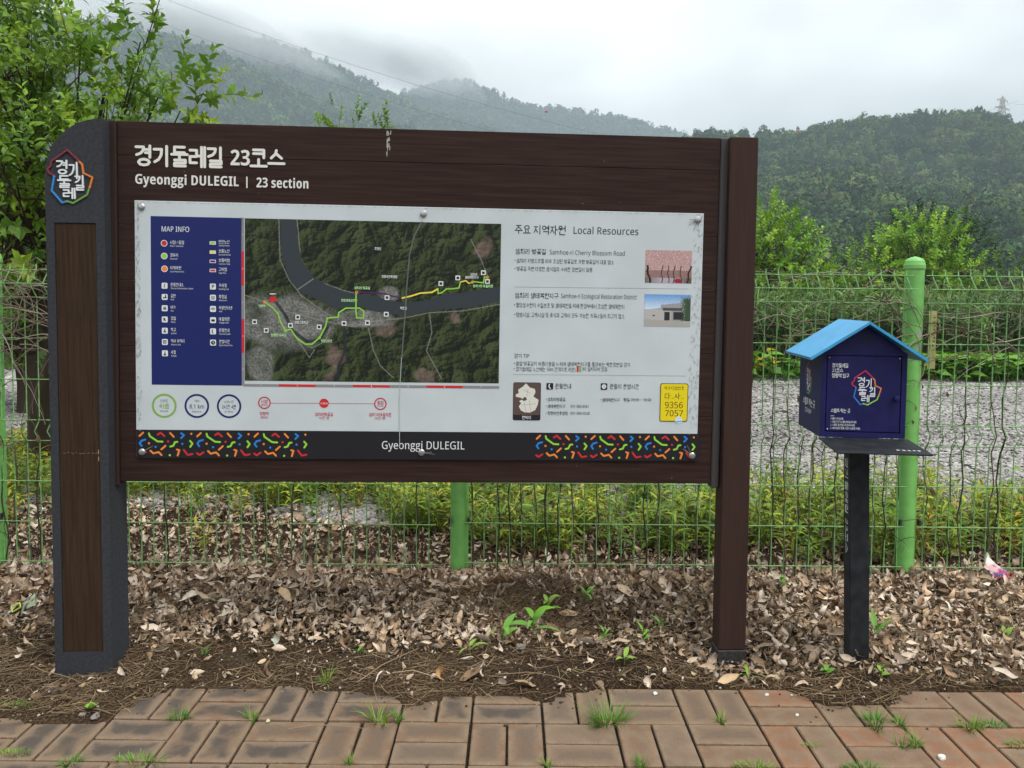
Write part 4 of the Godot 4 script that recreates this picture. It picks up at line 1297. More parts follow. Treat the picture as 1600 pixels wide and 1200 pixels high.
func vine(x: float, y0: float, y1: float, r: float, wander: float) -> Geo:
	var g := Geo.new()
	var path := []
	var rad := []
	var n := int((y1 - y0) / 0.045) + 2
	var ph := ran(0, TAU)
	var turn := ran(0.5, 1.1)
	var dx := 0.0
	for k in n:
		var t := float(k) / (n - 1)
		var y := lerpf(y0, y1, t)
		dx += ran(-wander, wander)
		dx *= 0.9
		var a := ph + k * turn
		path.append(Vector3(x + dx + cos(a) * 0.005, y, FENCE_Z + fold_at(y) + sin(a) * 0.0085))
		rad.append(r * (1.0 - 0.55 * t) * ran(0.8, 1.25))
	var tone := mixed([Color(0.06, 0.045, 0.035), Color(0.12, 0.095, 0.07), Color(0.045, 0.033, 0.025)], 0.2)
	g.tube(path, rad, 5, tone)
	# withered side shoots and tendrils
	for k in rng.randi_range(2, 6):
		var from: Vector3 = path[rng.randi_range(1, n - 1)]
		var d := Vector3(ran(-1, 1), ran(-0.3, 0.9), ran(-0.2, 0.5)).normalized()
		var b := [from]
		for s in 4:
			d = (d + Vector3(ran(-0.5, 0.5), ran(-0.6, 0.4), ran(-0.3, 0.3))).normalized()
			b.append(b[-1] + d * ran(0.02, 0.05))
		g.tube(b, [r * 0.5, r * 0.45, r * 0.4, r * 0.3, r * 0.2], 4, tone)
		if rng.randf() < 0.4:
			var tip: Vector3 = b[-1]
			var l := ran(0.02, 0.04)
			var sd := Vector3(ran(-1, 1), ran(-1, 1), 0.4).normalized()
			g.blade([tip, tip + Vector3(0, -l * 0.5, 0.004), tip + Vector3(0.004, -l, -0.004)], [0.002, l * 0.3, 0.0005], sd, 0.5, Color(0.16, 0.11, 0.07))
	return g


func build_vines() -> void:
	var wires := []
	for p in POSTS.size() - 1:
		for k in 35:
			wires.append(POSTS[p] + 0.063 + k * 0.0608)
	var n := 0
	for x: float in wires:
		if x < -2.9 or x > 2.75:
			continue
		var want := 0.42
		if x > 0.85: want = 0.75
		if x < -2.0: want = 0.55
		if x > -2.0 and x < -0.9: want = 0.2
		if rng.randf() > want:
			continue
		var tall := ran(0.7, 1.45) if x > 0.8 or x < -2.0 else ran(0.5, 1.3)
		var o := obj("dry_vine", vine(x, 0.05, tall, ran(0.0028, 0.0052), 0.006), M.bark)
		tag(o, "thin dry brown vine stem twisted up a wire of the green fence", "vine", "dry vines climbing the fence wires")
		n += 1
	# tangled runners lying along the top of the fence
	var g := Geo.new()
	for s: Array in [[0.95, 1.75, 46], [1.72, 2.7, 46], [-3.1, -2.1, 150], [-0.2, 0.9, 18]]:
		for k: int in s[2]:
			var at := Vector3(ran(s[0], s[1]), ran(1.12, 1.54), FENCE_Z + ran(-0.03, 0.05))
			var d := Vector3(ran(-1, 1), ran(-0.35, 0.5), ran(-0.15, 0.15)).normalized()
			var path := [at]
			var bend := Vector3(ran(-0.12, 0.12), ran(-0.22, 0.06), ran(-0.05, 0.05))
			for q in rng.randi_range(6, 15):
				d = (d + bend + Vector3(ran(-0.22, 0.22), ran(-0.22, 0.22), ran(-0.1, 0.1))).normalized()
				var nx: Vector3 = path[-1] + d * 0.045
				if nx.y > 1.57:
					d.y = -absf(d.y)
				nx = path[-1] + d * 0.045
				nx.z = clampf(nx.z, FENCE_Z - 0.06, FENCE_Z + 0.07)
				path.append(nx)
			var r := ran(0.0012, 0.0034)
			g.tube(path, [r, r, r, r, r * 0.8, r * 0.6, r * 0.5], 4, mixed([Color(0.2, 0.165, 0.125), Color(0.12, 0.09, 0.065), Color(0.3, 0.26, 0.21)], 0.2))
	var t := obj("vine_tangle", g, M.bark)
	tag(t, "tangled dry grey vine runners draped along the top of the fence", "vines", "", "stuff")

# ------------------------------------------------------------------ ground, paving, litter

const CELL := 0.2375
const ROW := -2.54
const COLUMN := 0.114
const EDGE := [-9.0, -2.51, -1.66, -2.515, -1.30, -2.52, -1.27, -2.655, -1.16, -2.725, -0.68, -2.755, -0.42, -2.7, -0.335, -2.61, -0.21, -2.69, 0.0, -2.71, 0.12, -2.655, 0.24, -2.74, 0.47, -2.775, 0.94, -2.78, 1.02, -2.74, 1.09, -2.66, 1.34, -2.665, 1.45, -2.76, 1.55, -2.8, 1.86, -2.785, 9.0, -2.78]


func edge_at(x: float) -> float:
	for k in range(0, EDGE.size() - 2, 2):
		if x <= EDGE[k + 2]:
			return lerpf(EDGE[k + 1], EDGE[k + 3], (x - EDGE[k]) / (EDGE[k + 2] - EDGE[k])) + rough.get_noise_2d(x * 60.0, 3.0) * 0.022
	return -2.78


func ground_y(x: float, z: float) -> float:
	var d := edge_at(clampf(x, -8.9, 8.9)) - z
	var y := lerpf(-0.04, 0.0045, smooth(-0.03, 0.004, d)) + 0.02 * smooth(0.0, 0.3, d)
	if d > 0.0:
		var n := rough.get_noise_2d(x * 18.0, z * 18.0)
		y += n * 0.014 * smooth(0.0, 0.25, d) + rough.get_noise_2d(x * 70.0, z * 70.0) * 0.006 * smooth(0.0, 0.08, d)
		# litter heaped against the fence, and a scraped hollow before it
		y += 0.05 * exp(-pow((z + 3.62) / 0.22, 2.0)) * (0.7 + 0.6 * n)
		y -= 0.045 * exp(-(pow((x - 0.33) / 0.22, 2.0) + pow((z + 3.28) / 0.13, 2.0)))
		y += 0.075 * exp(-(pow((x - 0.12) / 0.32, 2.0) + pow((z + 3.5) / 0.13, 2.0)))
		y -= 0.055 * exp(-(pow((x - 0.9) / 0.2, 2.0) + pow((z + 2.99) / 0.14, 2.0)))
		y -= 0.03 * exp(-(pow((x + 1.57) / 0.25, 2.0) + pow((z + 2.8) / 0.13, 2.0)))
		y -= 0.02 * smooth(4.6, 6.0, -z)
	return y


func lot_mask(x: float, z: float) -> float:     # 1 on bare gravel
	var n := broad.get_noise_2d(x * 30.0, z * 30.0)
	var m := smooth(4.9, 6.1, -z + n * 0.9 + (0.35 if x > 0.6 else 0.0)) * (1.0 - smooth(13.6, 14.6, -z + n * 0.5))
	m = maxf(m, (1.0 - smooth(0.5, 1.0, Vector2((x + 0.75) / 0.9, (z + 5.2) / 0.55).length() + n * 0.5)) * 0.9)
	return m


func build_ground() -> void:
	var xs := []
	var zs := []
	var x := -2.9
	while x < 3.0:
		xs.append(x)
		x += 0.036
	for k: float in [3.2, 3.6, 4.2, 5, 6, 7.5, 9, 12, 16, 24, 40, 80, 160, 320, 700, 1100]:
		xs.append(k)
		xs.push_front(-k)
	var z := -2.44
	while z > -4.4:
		zs.append(z)
		z -= 0.034
	while z > -8.0:
		zs.append(z)
		z -= 0.12
	for k: float in [8.3, 9, 10, 11, 12, 13, 14, 15, 16, 18, 22, 30, 45, 70, 110, 180, 320, 700, 1500]:
		zs.append(-k)
	for k: float in [-2.2, -1.0, 2.0, 8.0, 30.0, 90.0]:
		zs.push_front(k)
	var g := Geo.new()
	for zz: float in zs:
		for xx: float in xs:
			var far := -zz > 15.0 or absf(xx) > 12.0
			var y := 0.0 if far else ground_y(xx, zz)
			if zz > -2.44:
				y = -0.04
			var c := Color(0.06, 0.04, 0.026)
			var n := broad.get_noise_2d(xx * 90.0, zz * 90.0)
			c = c.lerp(Color(0.11, 0.075, 0.046), clampf(0.5 + n, 0, 1))
			c = c.lerp(Color(0.17, 0.165, 0.16), lot_mask(xx, zz))
			if -zz > 13.5:
				c = c.lerp(Color(0.05, 0.085, 0.02), smooth(13.5, 14.5, -zz))
			if zz > -2.3:
				c = Color(0.13, 0.1, 0.08)
			g.vert(Vector3(xx, y, zz), Vector3.UP, c, Vector2(xx, zz))
	var w := xs.size()
	for b in zs.size() - 1:
		for a in w - 1:
			var k := b * w + a
			g.i.append_array([k, k + 1, k + w, k + 1, k + w + 1, k + w])
	# smooth normals from the slopes
	for b in zs.size():
		for a in w:
			var k := b * w + a
			var l := g.v[b * w + maxi(a - 1, 0)]
			var r := g.v[b * w + mini(a + 1, w - 1)]
			var f := g.v[mini(b + 1, zs.size() - 1) * w + a]
			var e := g.v[maxi(b - 1, 0) * w + a]
			var nn := (e - f).cross(r - l).normalized()
			g.n[k] = nn if nn.y > 0 else -nn
	# zs run from +z to -z: turn the faces upwards
	for k in range(0, g.i.size(), 3):
		var s := g.i[k + 1]
		var a := g.v[g.i[k]]
		if (g.v[g.i[k + 2]] - a).cross(g.v[s] - a).y < 0.0:
			g.i[k + 1] = g.i[k + 2]
			g.i[k + 2] = s
	var m := tinted(0.95, 0.2)
	m.cull_mode = BaseMaterial3D.CULL_BACK
	m.uv1_triplanar = true
	m.uv1_world_triplanar = true
	m.uv1_scale = Vector3.ONE * 1.4
	m.albedo_texture = noise_tex(1024, 0.05, Color(0.42, 0.4, 0.38), Color(1, 1, 1), 6, FastNoiseLite.TYPE_SIMPLEX_SMOOTH, 61)
	m.normal_enabled = true
	m.normal_texture = noise_tex(1024, 0.06, Color.BLACK, Color.WHITE, 6, FastNoiseLite.TYPE_SIMPLEX_SMOOTH, 62, 9.0)
	m.normal_scale = 1.0
	var o := obj("ground", g, m)
	tag(o, "dark soil and gravel ground running back to the hills", "ground", "", "structure")


func brick_texture(k: int) -> ImageTexture:
	var w := 176
	var h := 88
	var im := Image.create(w, h, false, Image.FORMAT_RGB8)
	var warm := [Color(0.175, 0.11, 0.07), Color(0.185, 0.125, 0.082), Color(0.17, 0.122, 0.086), Color(0.225, 0.108, 0.06)]
	var clean: Color = warm[k % 4]
	var worn := Color(0.25, 0.182, 0.124)
	var grime: Color = [Color(0.062, 0.053, 0.047), Color(0.088, 0.068, 0.055), Color(0.118, 0.08, 0.057)][k / 4]
	var amount: float = [0.9, 0.62, 0.36][k / 4]
	for y in h:
		for x in w:
			var grain := rough.get_noise_2d(x * 17.0 + k * 300.0, y * 17.0)
			var fine := rough.get_noise_2d(x * 5.0 + k * 300.0, y * 5.0)
			var patch := broad.get_noise_2d(x * 1.7 + k * 900.0, y * 1.7)
			var e := minf(minf(x, w - 1 - x), minf(y, h - 1 - y)) + patch * 16.0 + fine * 5.0 + grain * 4.0
			var c := clean.lerp(worn, clampf(0.4 + patch * 0.8 + fine * 0.3 + grain * 0.3, 0.0, 1.0))
			var dirt := smoothstep(2.0, 34.0, e) * clampf(0.9 + patch * 0.7 + fine * 0.22 + grain * 0.4, 0.0, 1.0) * amount
			c = c.lerp(grime, clampf(dirt, 0.0, 0.93))
			c *= 1.0 + grain * 0.32
			im.set_pixel(x, y, c.linear_to_srgb())
	return ImageTexture.create_from_image(im)


func build_paving() -> void:
	# the bed between the bricks
	var g := Geo.new()
	g.box(Vector3(-9, -0.035, -2.95), Vector3(9, -0.013, 6.0), 0.001)
	var m := mat(0.045, 0.036, 0.028, 0.95, 0.2)
	m.uv1_triplanar = true
	m.uv1_scale = Vector3.ONE * 4.0
	m.albedo_texture = noise_tex(512, 0.05, Color(0.45, 0.42, 0.4), Color(1, 1, 1), 5, FastNoiseLite.TYPE_SIMPLEX_SMOOTH, 71)
	var pave := obj("brick_pavement", g, m)
	tag(pave, "weathered brick pavement laid in a basket weave along the soil edge", "pavement", "", "structure")
	var mats := []
	for k in 12:
		var b := mat(1, 1, 1, 0.82, 0.3)
		b.albedo_texture = brick_texture(k)
		b.normal_enabled = true
		b.normal_texture = M.get("brick_bump", noise_tex(256, 0.09, Color.BLACK, Color.WHITE, 5, FastNoiseLite.TYPE_SIMPLEX_SMOOTH, 73, 3.0))
		M.brick_bump = b.normal_texture
		b.normal_scale = 0.5
		mats.append(b)
	var meshes := []
	for k in 3:
		var q := Geo.new()
		var l := CELL - 0.009
		var w := CELL * 0.5 - 0.0085
		q.box(Vector3(-l / 2, -0.05, -w / 2), Vector3(l / 2, 0, w / 2), 0.0022 + k * 0.0008)
		for p in q.v.size():
			q.uv[p] = Vector2(clampf(q.v[p].x / l + 0.5, 0, 1), clampf(q.v[p].z / w + 0.5, 0, 1))
		meshes.append(q.mesh())
	for row in range(-1, 4):
		for colm in range(-13, 13):
			var cx := COLUMN + (colm + 0.5) * CELL
			var cz := ROW + (row + 0.5) * CELL
			var along := posmod(row + colm, 2) == 0      # long side across the view
			for s: float in [-0.25, 0.25]:
				var px := cx if along else cx + s * CELL
				var pz := cz + s * CELL if along else cz
				if pz < edge_at(px) - 0.16:
					continue
				# blackened towards the board, redder by the stamp box
				var grime_row := 0
				var t := px + ran(-0.5, 0.5)
				if row >= 0: t += 0.55
				if t > -0.1: grime_row = 1
				if t > 1.0: grime_row = 2
				var warmth := rng.randi() % 3
				if px + ran(-0.4, 0.4) > 0.75: warmth = [0, 3, 1][rng.randi() % 3]
				var b := put("brick", meshes[rng.randi() % 3], mats[grime_row * 4 + warmth], pave)
				b.position = Vector3(px + ran(-0.001, 0.001), ran(-0.0022, 0.0014), pz + ran(-0.001, 0.001))
				b.rotation = Vector3(ran(-0.006, 0.006), (0.0 if along else PI / 2) + ran(-0.006, 0.006) + (PI if rng.randf() < 0.5 else 0.0), ran(-0.006, 0.006))


# a withered leaf, curled along and across, its rim torn
func dead_leaf(seed_: int, long: float, wide: float, segs := 6) -> Geo:
	rng.seed = seed_
	var g := Geo.new()
	var mid := []
	var half := []
	var a := ran(-0.6, 0.4)
	var bend := ran(0.1, 0.5) * (1.0 if seed_ % 3 != 0 else -0.8)
	var p := Vector3(-long / 2, 0.006, 0)
	for k in segs + 1:
		var t := float(k) / segs
		mid.append(p)
		half.append(maxf(0.0005, wide * 0.5 * sin(PI * clampf(pow(t, 0.72), 0.0, 1.0)) * ran(0.78, 1.15)))
		p += Vector3(cos(a), sin(a), ran(-0.16, 0.16)) * long / segs
		a += bend * ran(0.2, 1.6)
	g.blade(mid, half, Vector3(0, ran(-0.5, 0.5), 1), ran(0.25, 1.1) * (1.0 if seed_ % 2 == 0 else -0.7), Color(1, 1, 1))
	for k in g.v.size():      # veins paler, blotches between them
		var s := 1.12 if k % 3 == 1 else ran(0.62, 1.0)
		g.c[k] = Color(s, s * ran(0.95, 1.0), s * ran(0.88, 1.0))
		if k % 3 != 1:
			g.v[k] += Vector3(ran(-0.002, 0.002), ran(-0.004, 0.004), 0)
	return g


func litter_density(x: float, z: float) -> float:
	var n := broad.get_noise_2d(x * 120.0, z * 120.0)
	if z > FENCE_Z - 0.15:
		var start := -3.02 if x < 0.75 else -2.9
		if x < -1.5: start = -3.2
		var d := smooth(start + 0.1, start - 0.22, z + n * 0.12)
		d *= 1.0 - 0.9 * exp(-(pow((x - 0.33) / 0.3, 2.0) + pow((z + 3.26) / 0.16, 2.0)))
		d *= 1.0 - 0.6 * exp(-(pow((x - 0.08) / 0.26, 2.0) + pow((z + 3.42) / 0.13, 2.0)))
		return clampf(d + 0.05 + 0.1 * smooth(0.5, 0.8, x) * smooth(-2.8, -2.9, z), 0, 1)
	var lot := lot_mask(x, z)
	return clampf((1.0 - smooth(4.9, 6.6, -z + n * 0.8)) * (1.0 - 0.75 * lot) + 0.03, 0, 1)


func build_litter() -> void:
	var tones := [Color(0.42, 0.33, 0.245), Color(0.3, 0.205, 0.13), Color(0.13, 0.075, 0.042), Color(0.58, 0.5, 0.42), Color(0.45, 0.33, 0.21), Color(0.18, 0.12, 0.08), Color(0.52, 0.45, 0.38), Color(0.1, 0.065, 0.04)]
	var sizes := [[0.064, 0.026], [0.052, 0.02], [0.08, 0.032], [0.045, 0.024], [0.06, 0.017], [0.07, 0.028], [0.05, 0.015]]
	rng.seed = 100
	var at := [[], [], [], [], [], [], []]
	var cols := [[], [], [], [], [], [], []]
	for k in 72000:
		var front := k < 38000
		var x := ran(-3.1, 3.3) if front else ran(-4.6, 4.2)
		var z := ran(-2.62, -3.95) if front else ran(-3.9, -6.8)
		if rng.randf() > litter_density(x, z) or z > edge_at(x) - 0.02:
			continue
		var v := rng.randi() % 7
		var s := ran(0.45, 1.2) * (1.0 if front else 0.95)
		if rng.randf() < 0.45: s *= ran(0.3, 0.6)
		if front and z < -3.4: s *= 1.15
		var b := Basis.from_euler(Vector3(ran(-0.7, 0.7), ran(0, TAU), ran(-0.7, 0.7)))
		if rng.randf() < 0.35: b = b * Basis(Vector3.RIGHT, PI)
		at[v].append(Transform3D(b.scaled(Vector3.ONE * s), Vector3(x, ground_y(x, z) + ran(0.0, 0.028), z)))
		cols[v].append(tones[rng.randi() % tones.size()].lerp(mixed(tones, 0.2), 0.4) * (1.22 + 0.55 * broad.get_noise_2d(x * 70.0 + 11.0, z * 110.0)))
	for v in 7:
		var mesh := dead_leaf(200 + v, sizes[v][0], sizes[v][1]).mesh()
		var o := spread("leaf_litter", mesh, M.dry, at[v], cols[v])
		tag(o, "carpet of curled brown and grey dead leaves along the fence", "leaf litter", "", "stuff")
	# needles, straw and bits of twig on the bare soil
	rng.seed = 300
	var tone2 := [Color(0.15, 0.1, 0.06), Color(0.23, 0.16, 0.09), Color(0.08, 0.052, 0.034), Color(0.36, 0.27, 0.16), Color(0.17, 0.115, 0.07)]
	var at2 := [[], [], []]
	var cols2 := [[], [], []]
	for k in 46000:
		var heap := k >= 42000       # straw and stalks scraped into the mound
		var x := ran(-3.0, 3.0) if not heap else 0.1 + rng.randfn(0.0, 0.2)
		var z := ran(-2.55, -3.75) if not heap else -3.4 + rng.randfn(0.0, 0.1)
		var e := edge_at(x)
		if z > e - 0.005 + ran(-0.03, 0.02):
			continue
		var n := broad.get_noise_2d(x * 150.0 + 40.0, z * 150.0)
		var d := 0.55 + n * 0.9
		if x > 0.55 or x < -1.2: d += 0.3
		if z < -3.1: d -= 0.4
		if heap: d = 1.0
		if rng.randf() > d:
			continue
		var v := rng.randi() % 3
		at2[v].append(Transform3D(Basis.from_euler(Vector3(ran(-0.25, 0.25), ran(0, TAU), ran(-0.25, 0.25) * (3.0 if heap else 1.0))).scaled(Vector3.ONE * ran(0.4, 1.1)), Vector3(x, ground_y(x, z) + ran(0.001, 0.012) + (ran(0.0, 0.025) if z < -3.05 else 0.0), z)))
		cols2[v].append(mixed(tone2, 0.25))
	for v in 3:
		var g := Geo.new()
		rng.seed = 320 + v
		var path := []
		var d := Vector3(1, 0, 0)
		var p := Vector3(-0.045, 0, 0)
		for k in 5:
			path.append(p)
			p += d * 0.022
			d = (d + Vector3(0, ran(-0.2, 0.2), ran(-0.35, 0.35))).normalized()
		g.tube(path, [0.0011, 0.0013, 0.0011, 0.0009, 0.0005], 3)
		var o := spread("pine_needle_litter", g.mesh(), M.dry, at2[v], cols2[v])
		tag(o, "dry needles and straw scattered over the dark soil by the bricks", "needle litter", "", "stuff")
	# crumbs of soil, chips and grit
	rng.seed = 340
	var at3 := []
	var cols3 := []
	for k in 9000:
		var x := ran(-3.0, 3.0)
		var z := ran(-2.5, -3.5)
		var e := edge_at(x)
		if z > e + ran(-0.01, 0.035) + (0.0 if rng.randf() < 0.97 else 0.3):
			continue
		var s := ran(0.0015, 0.0055) * (1.7 if rng.randf() < 0.06 else 1.0)
		at3.append(Transform3D(Basis.from_euler(Vector3(ran(0, 6), ran(0, 6), ran(0, 6))).scaled(Vector3(s, s * 0.7, s)), Vector3(x, maxf(ground_y(x, z), 0.0) + s * 0.4, z)))
		cols3.append(mixed([Color(0.05, 0.035, 0.024), Color(0.09, 0.065, 0.045), Color(0.035, 0.025, 0.018), Color(0.2, 0.16, 0.12)] if rng.randf() < 0.93 else [Color(0.5, 0.46, 0.42)], 0.2))
	tag(spread("soil_crumbs", pebble(9).mesh(), M.stone, at3, cols3), "crumbs of soil and pale chips at the edge of the bricks", "soil crumbs", "", "stuff")


func pebble(seed_: int) -> Geo:
	rng.seed = seed_
	var g := Geo.new()
	var ico := SphereMesh.new()
	ico.radius = 1.0
	ico.height = 2.0
	ico.radial_segments = 7
	ico.rings = 3
	var a := ico.get_mesh_arrays()
	var vs: PackedVector3Array = a[Mesh.ARRAY_VERTEX]
	var ix: PackedInt32Array = a[Mesh.ARRAY_INDEX]
	var moved := {}
	for k in vs.size():
		var key := vs[k].snapped(Vector3.ONE * 0.01)
		if not moved.has(key):
			moved[key] = vs[k] * ran(0.68, 1.15)
		vs[k] = moved[key]
	for k in range(0, ix.size(), 3):
		var p := vs[ix[k]]
		var q := vs[ix[k + 1]]
		var r := vs[ix[k + 2]]
		if (q - p).cross(r - p).length() > 1e-5:
			g.face([p, q, r], Vector3.ZERO)
	return g


func build_gravel() -> void:
	rng.seed = 400
	var at := [[], [], []]
	var cols := [[], [], []]
	for k in 110000:
		var z := -4.7 - 9.8 * pow(rng.randf(), 1.35)
		var x := ran(-0.75, 0.78) * (-z) + ran(-0.5, 0.5)
		var m := lot_mask(x, z)
		if rng.randf() > m:
			continue
		var s := ran(0.009, 0.022) * (1.0 + smooth(7.0, 14.0, -z) * 0.5)
		var v := rng.randi() % 3
		at[v].append(Transform3D(Basis.from_euler(Vector3(ran(0, 6), ran(0, 6), ran(0, 6))).scaled(Vector3(s * ran(0.8, 1.3), s * ran(0.5, 0.8), s)), Vector3(x, ground_y(x, z) + s * 0.35, z)))
		cols[v].append(mixed([Color(0.26, 0.252, 0.245), Color(0.32, 0.312, 0.3), Color(0.2, 0.192, 0.187), Color(0.38, 0.37, 0.35), Color(0.28, 0.264, 0.246)], 0.2) * (1.0 + 0.35 * broad.get_noise_2d(x * 14.0, z * 30.0)))
	for v in 3:
		tag(spread("gravel", pebble(410 + v).mesh(), M.stone, at[v], cols[v]), "grey crushed stone gravel covering the lot behind the fence", "gravel", "", "stuff")

# ------------------------------------------------------------------ plants

# one leaf from its stalk: long, half width, arching down by droop
func add_leaf(g: Geo, from: Vector3, dir: Vector3, long: float, wide: float, droop: float, col: Color, segs := 3, blunt := 0.8) -> void:
	var mid := []
	var half := []
	var p := from
	var d := dir.normalized()
	var side := d.cross(Vector3.UP)
	if side.length() < 0.15:
		side = Vector3(ran(-1, 1), 0, ran(-1, 1))
	side = (side.normalized() + Vector3(0, ran(-0.35, 0.35), 0)).normalized()
	for k in segs + 1:
		var t := float(k) / segs
		mid.append(p)
		half.append(maxf(0.0004, wide * 0.5 * sin(PI * clampf(pow(t, blunt), 0.03, 0.985))))
		p += d * long / segs
		d = (d + Vector3.DOWN * droop / segs).normalized()
	g.blade(mid, half, side, 0.22, col)


# a twig with leaves left and right; the twig runs along +y
func spray(seed_: int, long: float, n: int, leaf: float, wide: float, droop: float) -> ArrayMesh:
	rng.seed = seed_
	var g := Geo.new()
	var path := []
	var p := Vector3.ZERO
	var d := Vector3.UP
	for k in 6:
		path.append(p)
		p += d * long / 5.0
		d = (d + Vector3(ran(-0.22, 0.22), ran(-0.1, 0.0), ran(-0.22, 0.22))).normalized()
	g.tube(path, [long * 0.012, long * 0.01, long * 0.008, long * 0.006, long * 0.004, long * 0.002], 4, Color(0.75, 0.5, 0.7), false)
	for k in n:
		var t := (k + 0.6) / n
		var q := t * 5.0
		var a: Vector3 = path[int(q)].lerp(path[mini(int(q) + 1, 5)], q - int(q))
		var turn := k * 2.4 + ran(-0.4, 0.4)
		var out := Vector3(cos(turn), ran(0.25, 0.9) + t * 0.5, sin(turn))
		var s := ran(0.75, 1.15) * (1.0 - 0.35 * t)
		var tone := ran(0.72, 1.15) * (1.0 + 0.18 * t * t)
		add_leaf(g, a, out, leaf * s, wide * s, droop * ran(0.5, 1.5), Color(tone * (1.0 + 0.1 * t), tone, tone * 0.95), 3, 0.75)
	return g.mesh()


# trunk with limbs to each clump of the crown, and the crown as sprays spread through the clumps
func tree(called: String, label: String, base: Vector3, clumps: Array, sprays: Array, per: float, size: float, tones: Array, trunk_r: float, group := "") -> void:
	var root := thing(called, base)
	tag(root, label, "tree", group)
	var g := Geo.new()
	var top := Vector3.ZERO
	for c: Array in clumps:
		top += c[0] - base
	top /= clumps.size()
	var fork := Vector3(top.x * 0.35, maxf(0.4, top.y * 0.35), top.z * 0.35)
	var bark := Color(0.075, 0.055, 0.042)
	g.tube([Vector3(0, -0.2, 0), Vector3(fork.x * 0.2 + ran(-0.05, 0.05), fork.y * 0.5, fork.z * 0.3), fork], [trunk_r * 1.25, trunk_r, trunk_r * 0.85], 9, bark)
	var at := []
	var cols := []
	for c: Array in clumps:
		var mid: Vector3 = c[0] - base
		var r: Vector3 = c[1] if c[1] is Vector3 else Vector3.ONE * c[1]
		var lr := minf(trunk_r * clampf(0.25 + r.length() * 0.2, 0.2, 0.6), r.length() * 0.045)
		var bow := (fork + mid) * 0.5 + Vector3(ran(-0.1, 0.1), ran(0.0, 0.15), ran(-0.1, 0.1)) * r.length()
		var limb := [fork, bow, mid - r * 0.1 * Vector3(0, 1, 0)]
		g.tube(limb, [lr, lr * 0.7, lr * 0.3], 6, bark)
		var n := int(per * r.x * r.y * r.z * 4.19 / (size * size * size)) + 6
		for k in n:
			var q := Vector3(ran(-1, 1), ran(-1, 1), ran(-1, 1))
			if q.length() > 1.0 or q.length() < 0.25 and rng.randf() < 0.6:
				continue
			var pos := mid + q * r
			var dir := (q * 0.75 + Vector3(ran(-0.5, 0.5), ran(0.15, 0.9), ran(-0.5, 0.5))).normalized()
			var s := size * ran(0.7, 1.25)
			var b := Basis(Quaternion(Vector3.UP, dir)) * Basis(Vector3.UP, ran(0, TAU))
			at.append(Transform3D(b.scaled(Vector3.ONE * s), pos))
			cols.append(mixed(tones, 0.18))
			if k % 3 == 0:       # bare wood between limb and twig
				var near: Vector3 = limb[1].lerp(limb[2], ran(0.2, 1.0))
				g.tube([near, (near + pos) * 0.5 + Vector3(ran(-0.06, 0.06), ran(-0.05, 0.08), ran(-0.06, 0.06)) * size * 3.0, pos], [lr * 0.22, lr * 0.14, lr * 0.07], 4, bark, false)
	obj("trunk", g, M.bark, root)
	var share := [[], []]
	for k in sprays.size():
		share[0].append([])
		share[1].append([])
	for k in at.size():
		share[0][k % sprays.size()].append(at[k])
		share[1][k % sprays.size()].append(cols[k])
	for k in sprays.size():
		var cr := spread("crown", sprays[k], M.leaf, share[0][k], share[1][k], root)
		cr.set_meta("kind", "stuff")


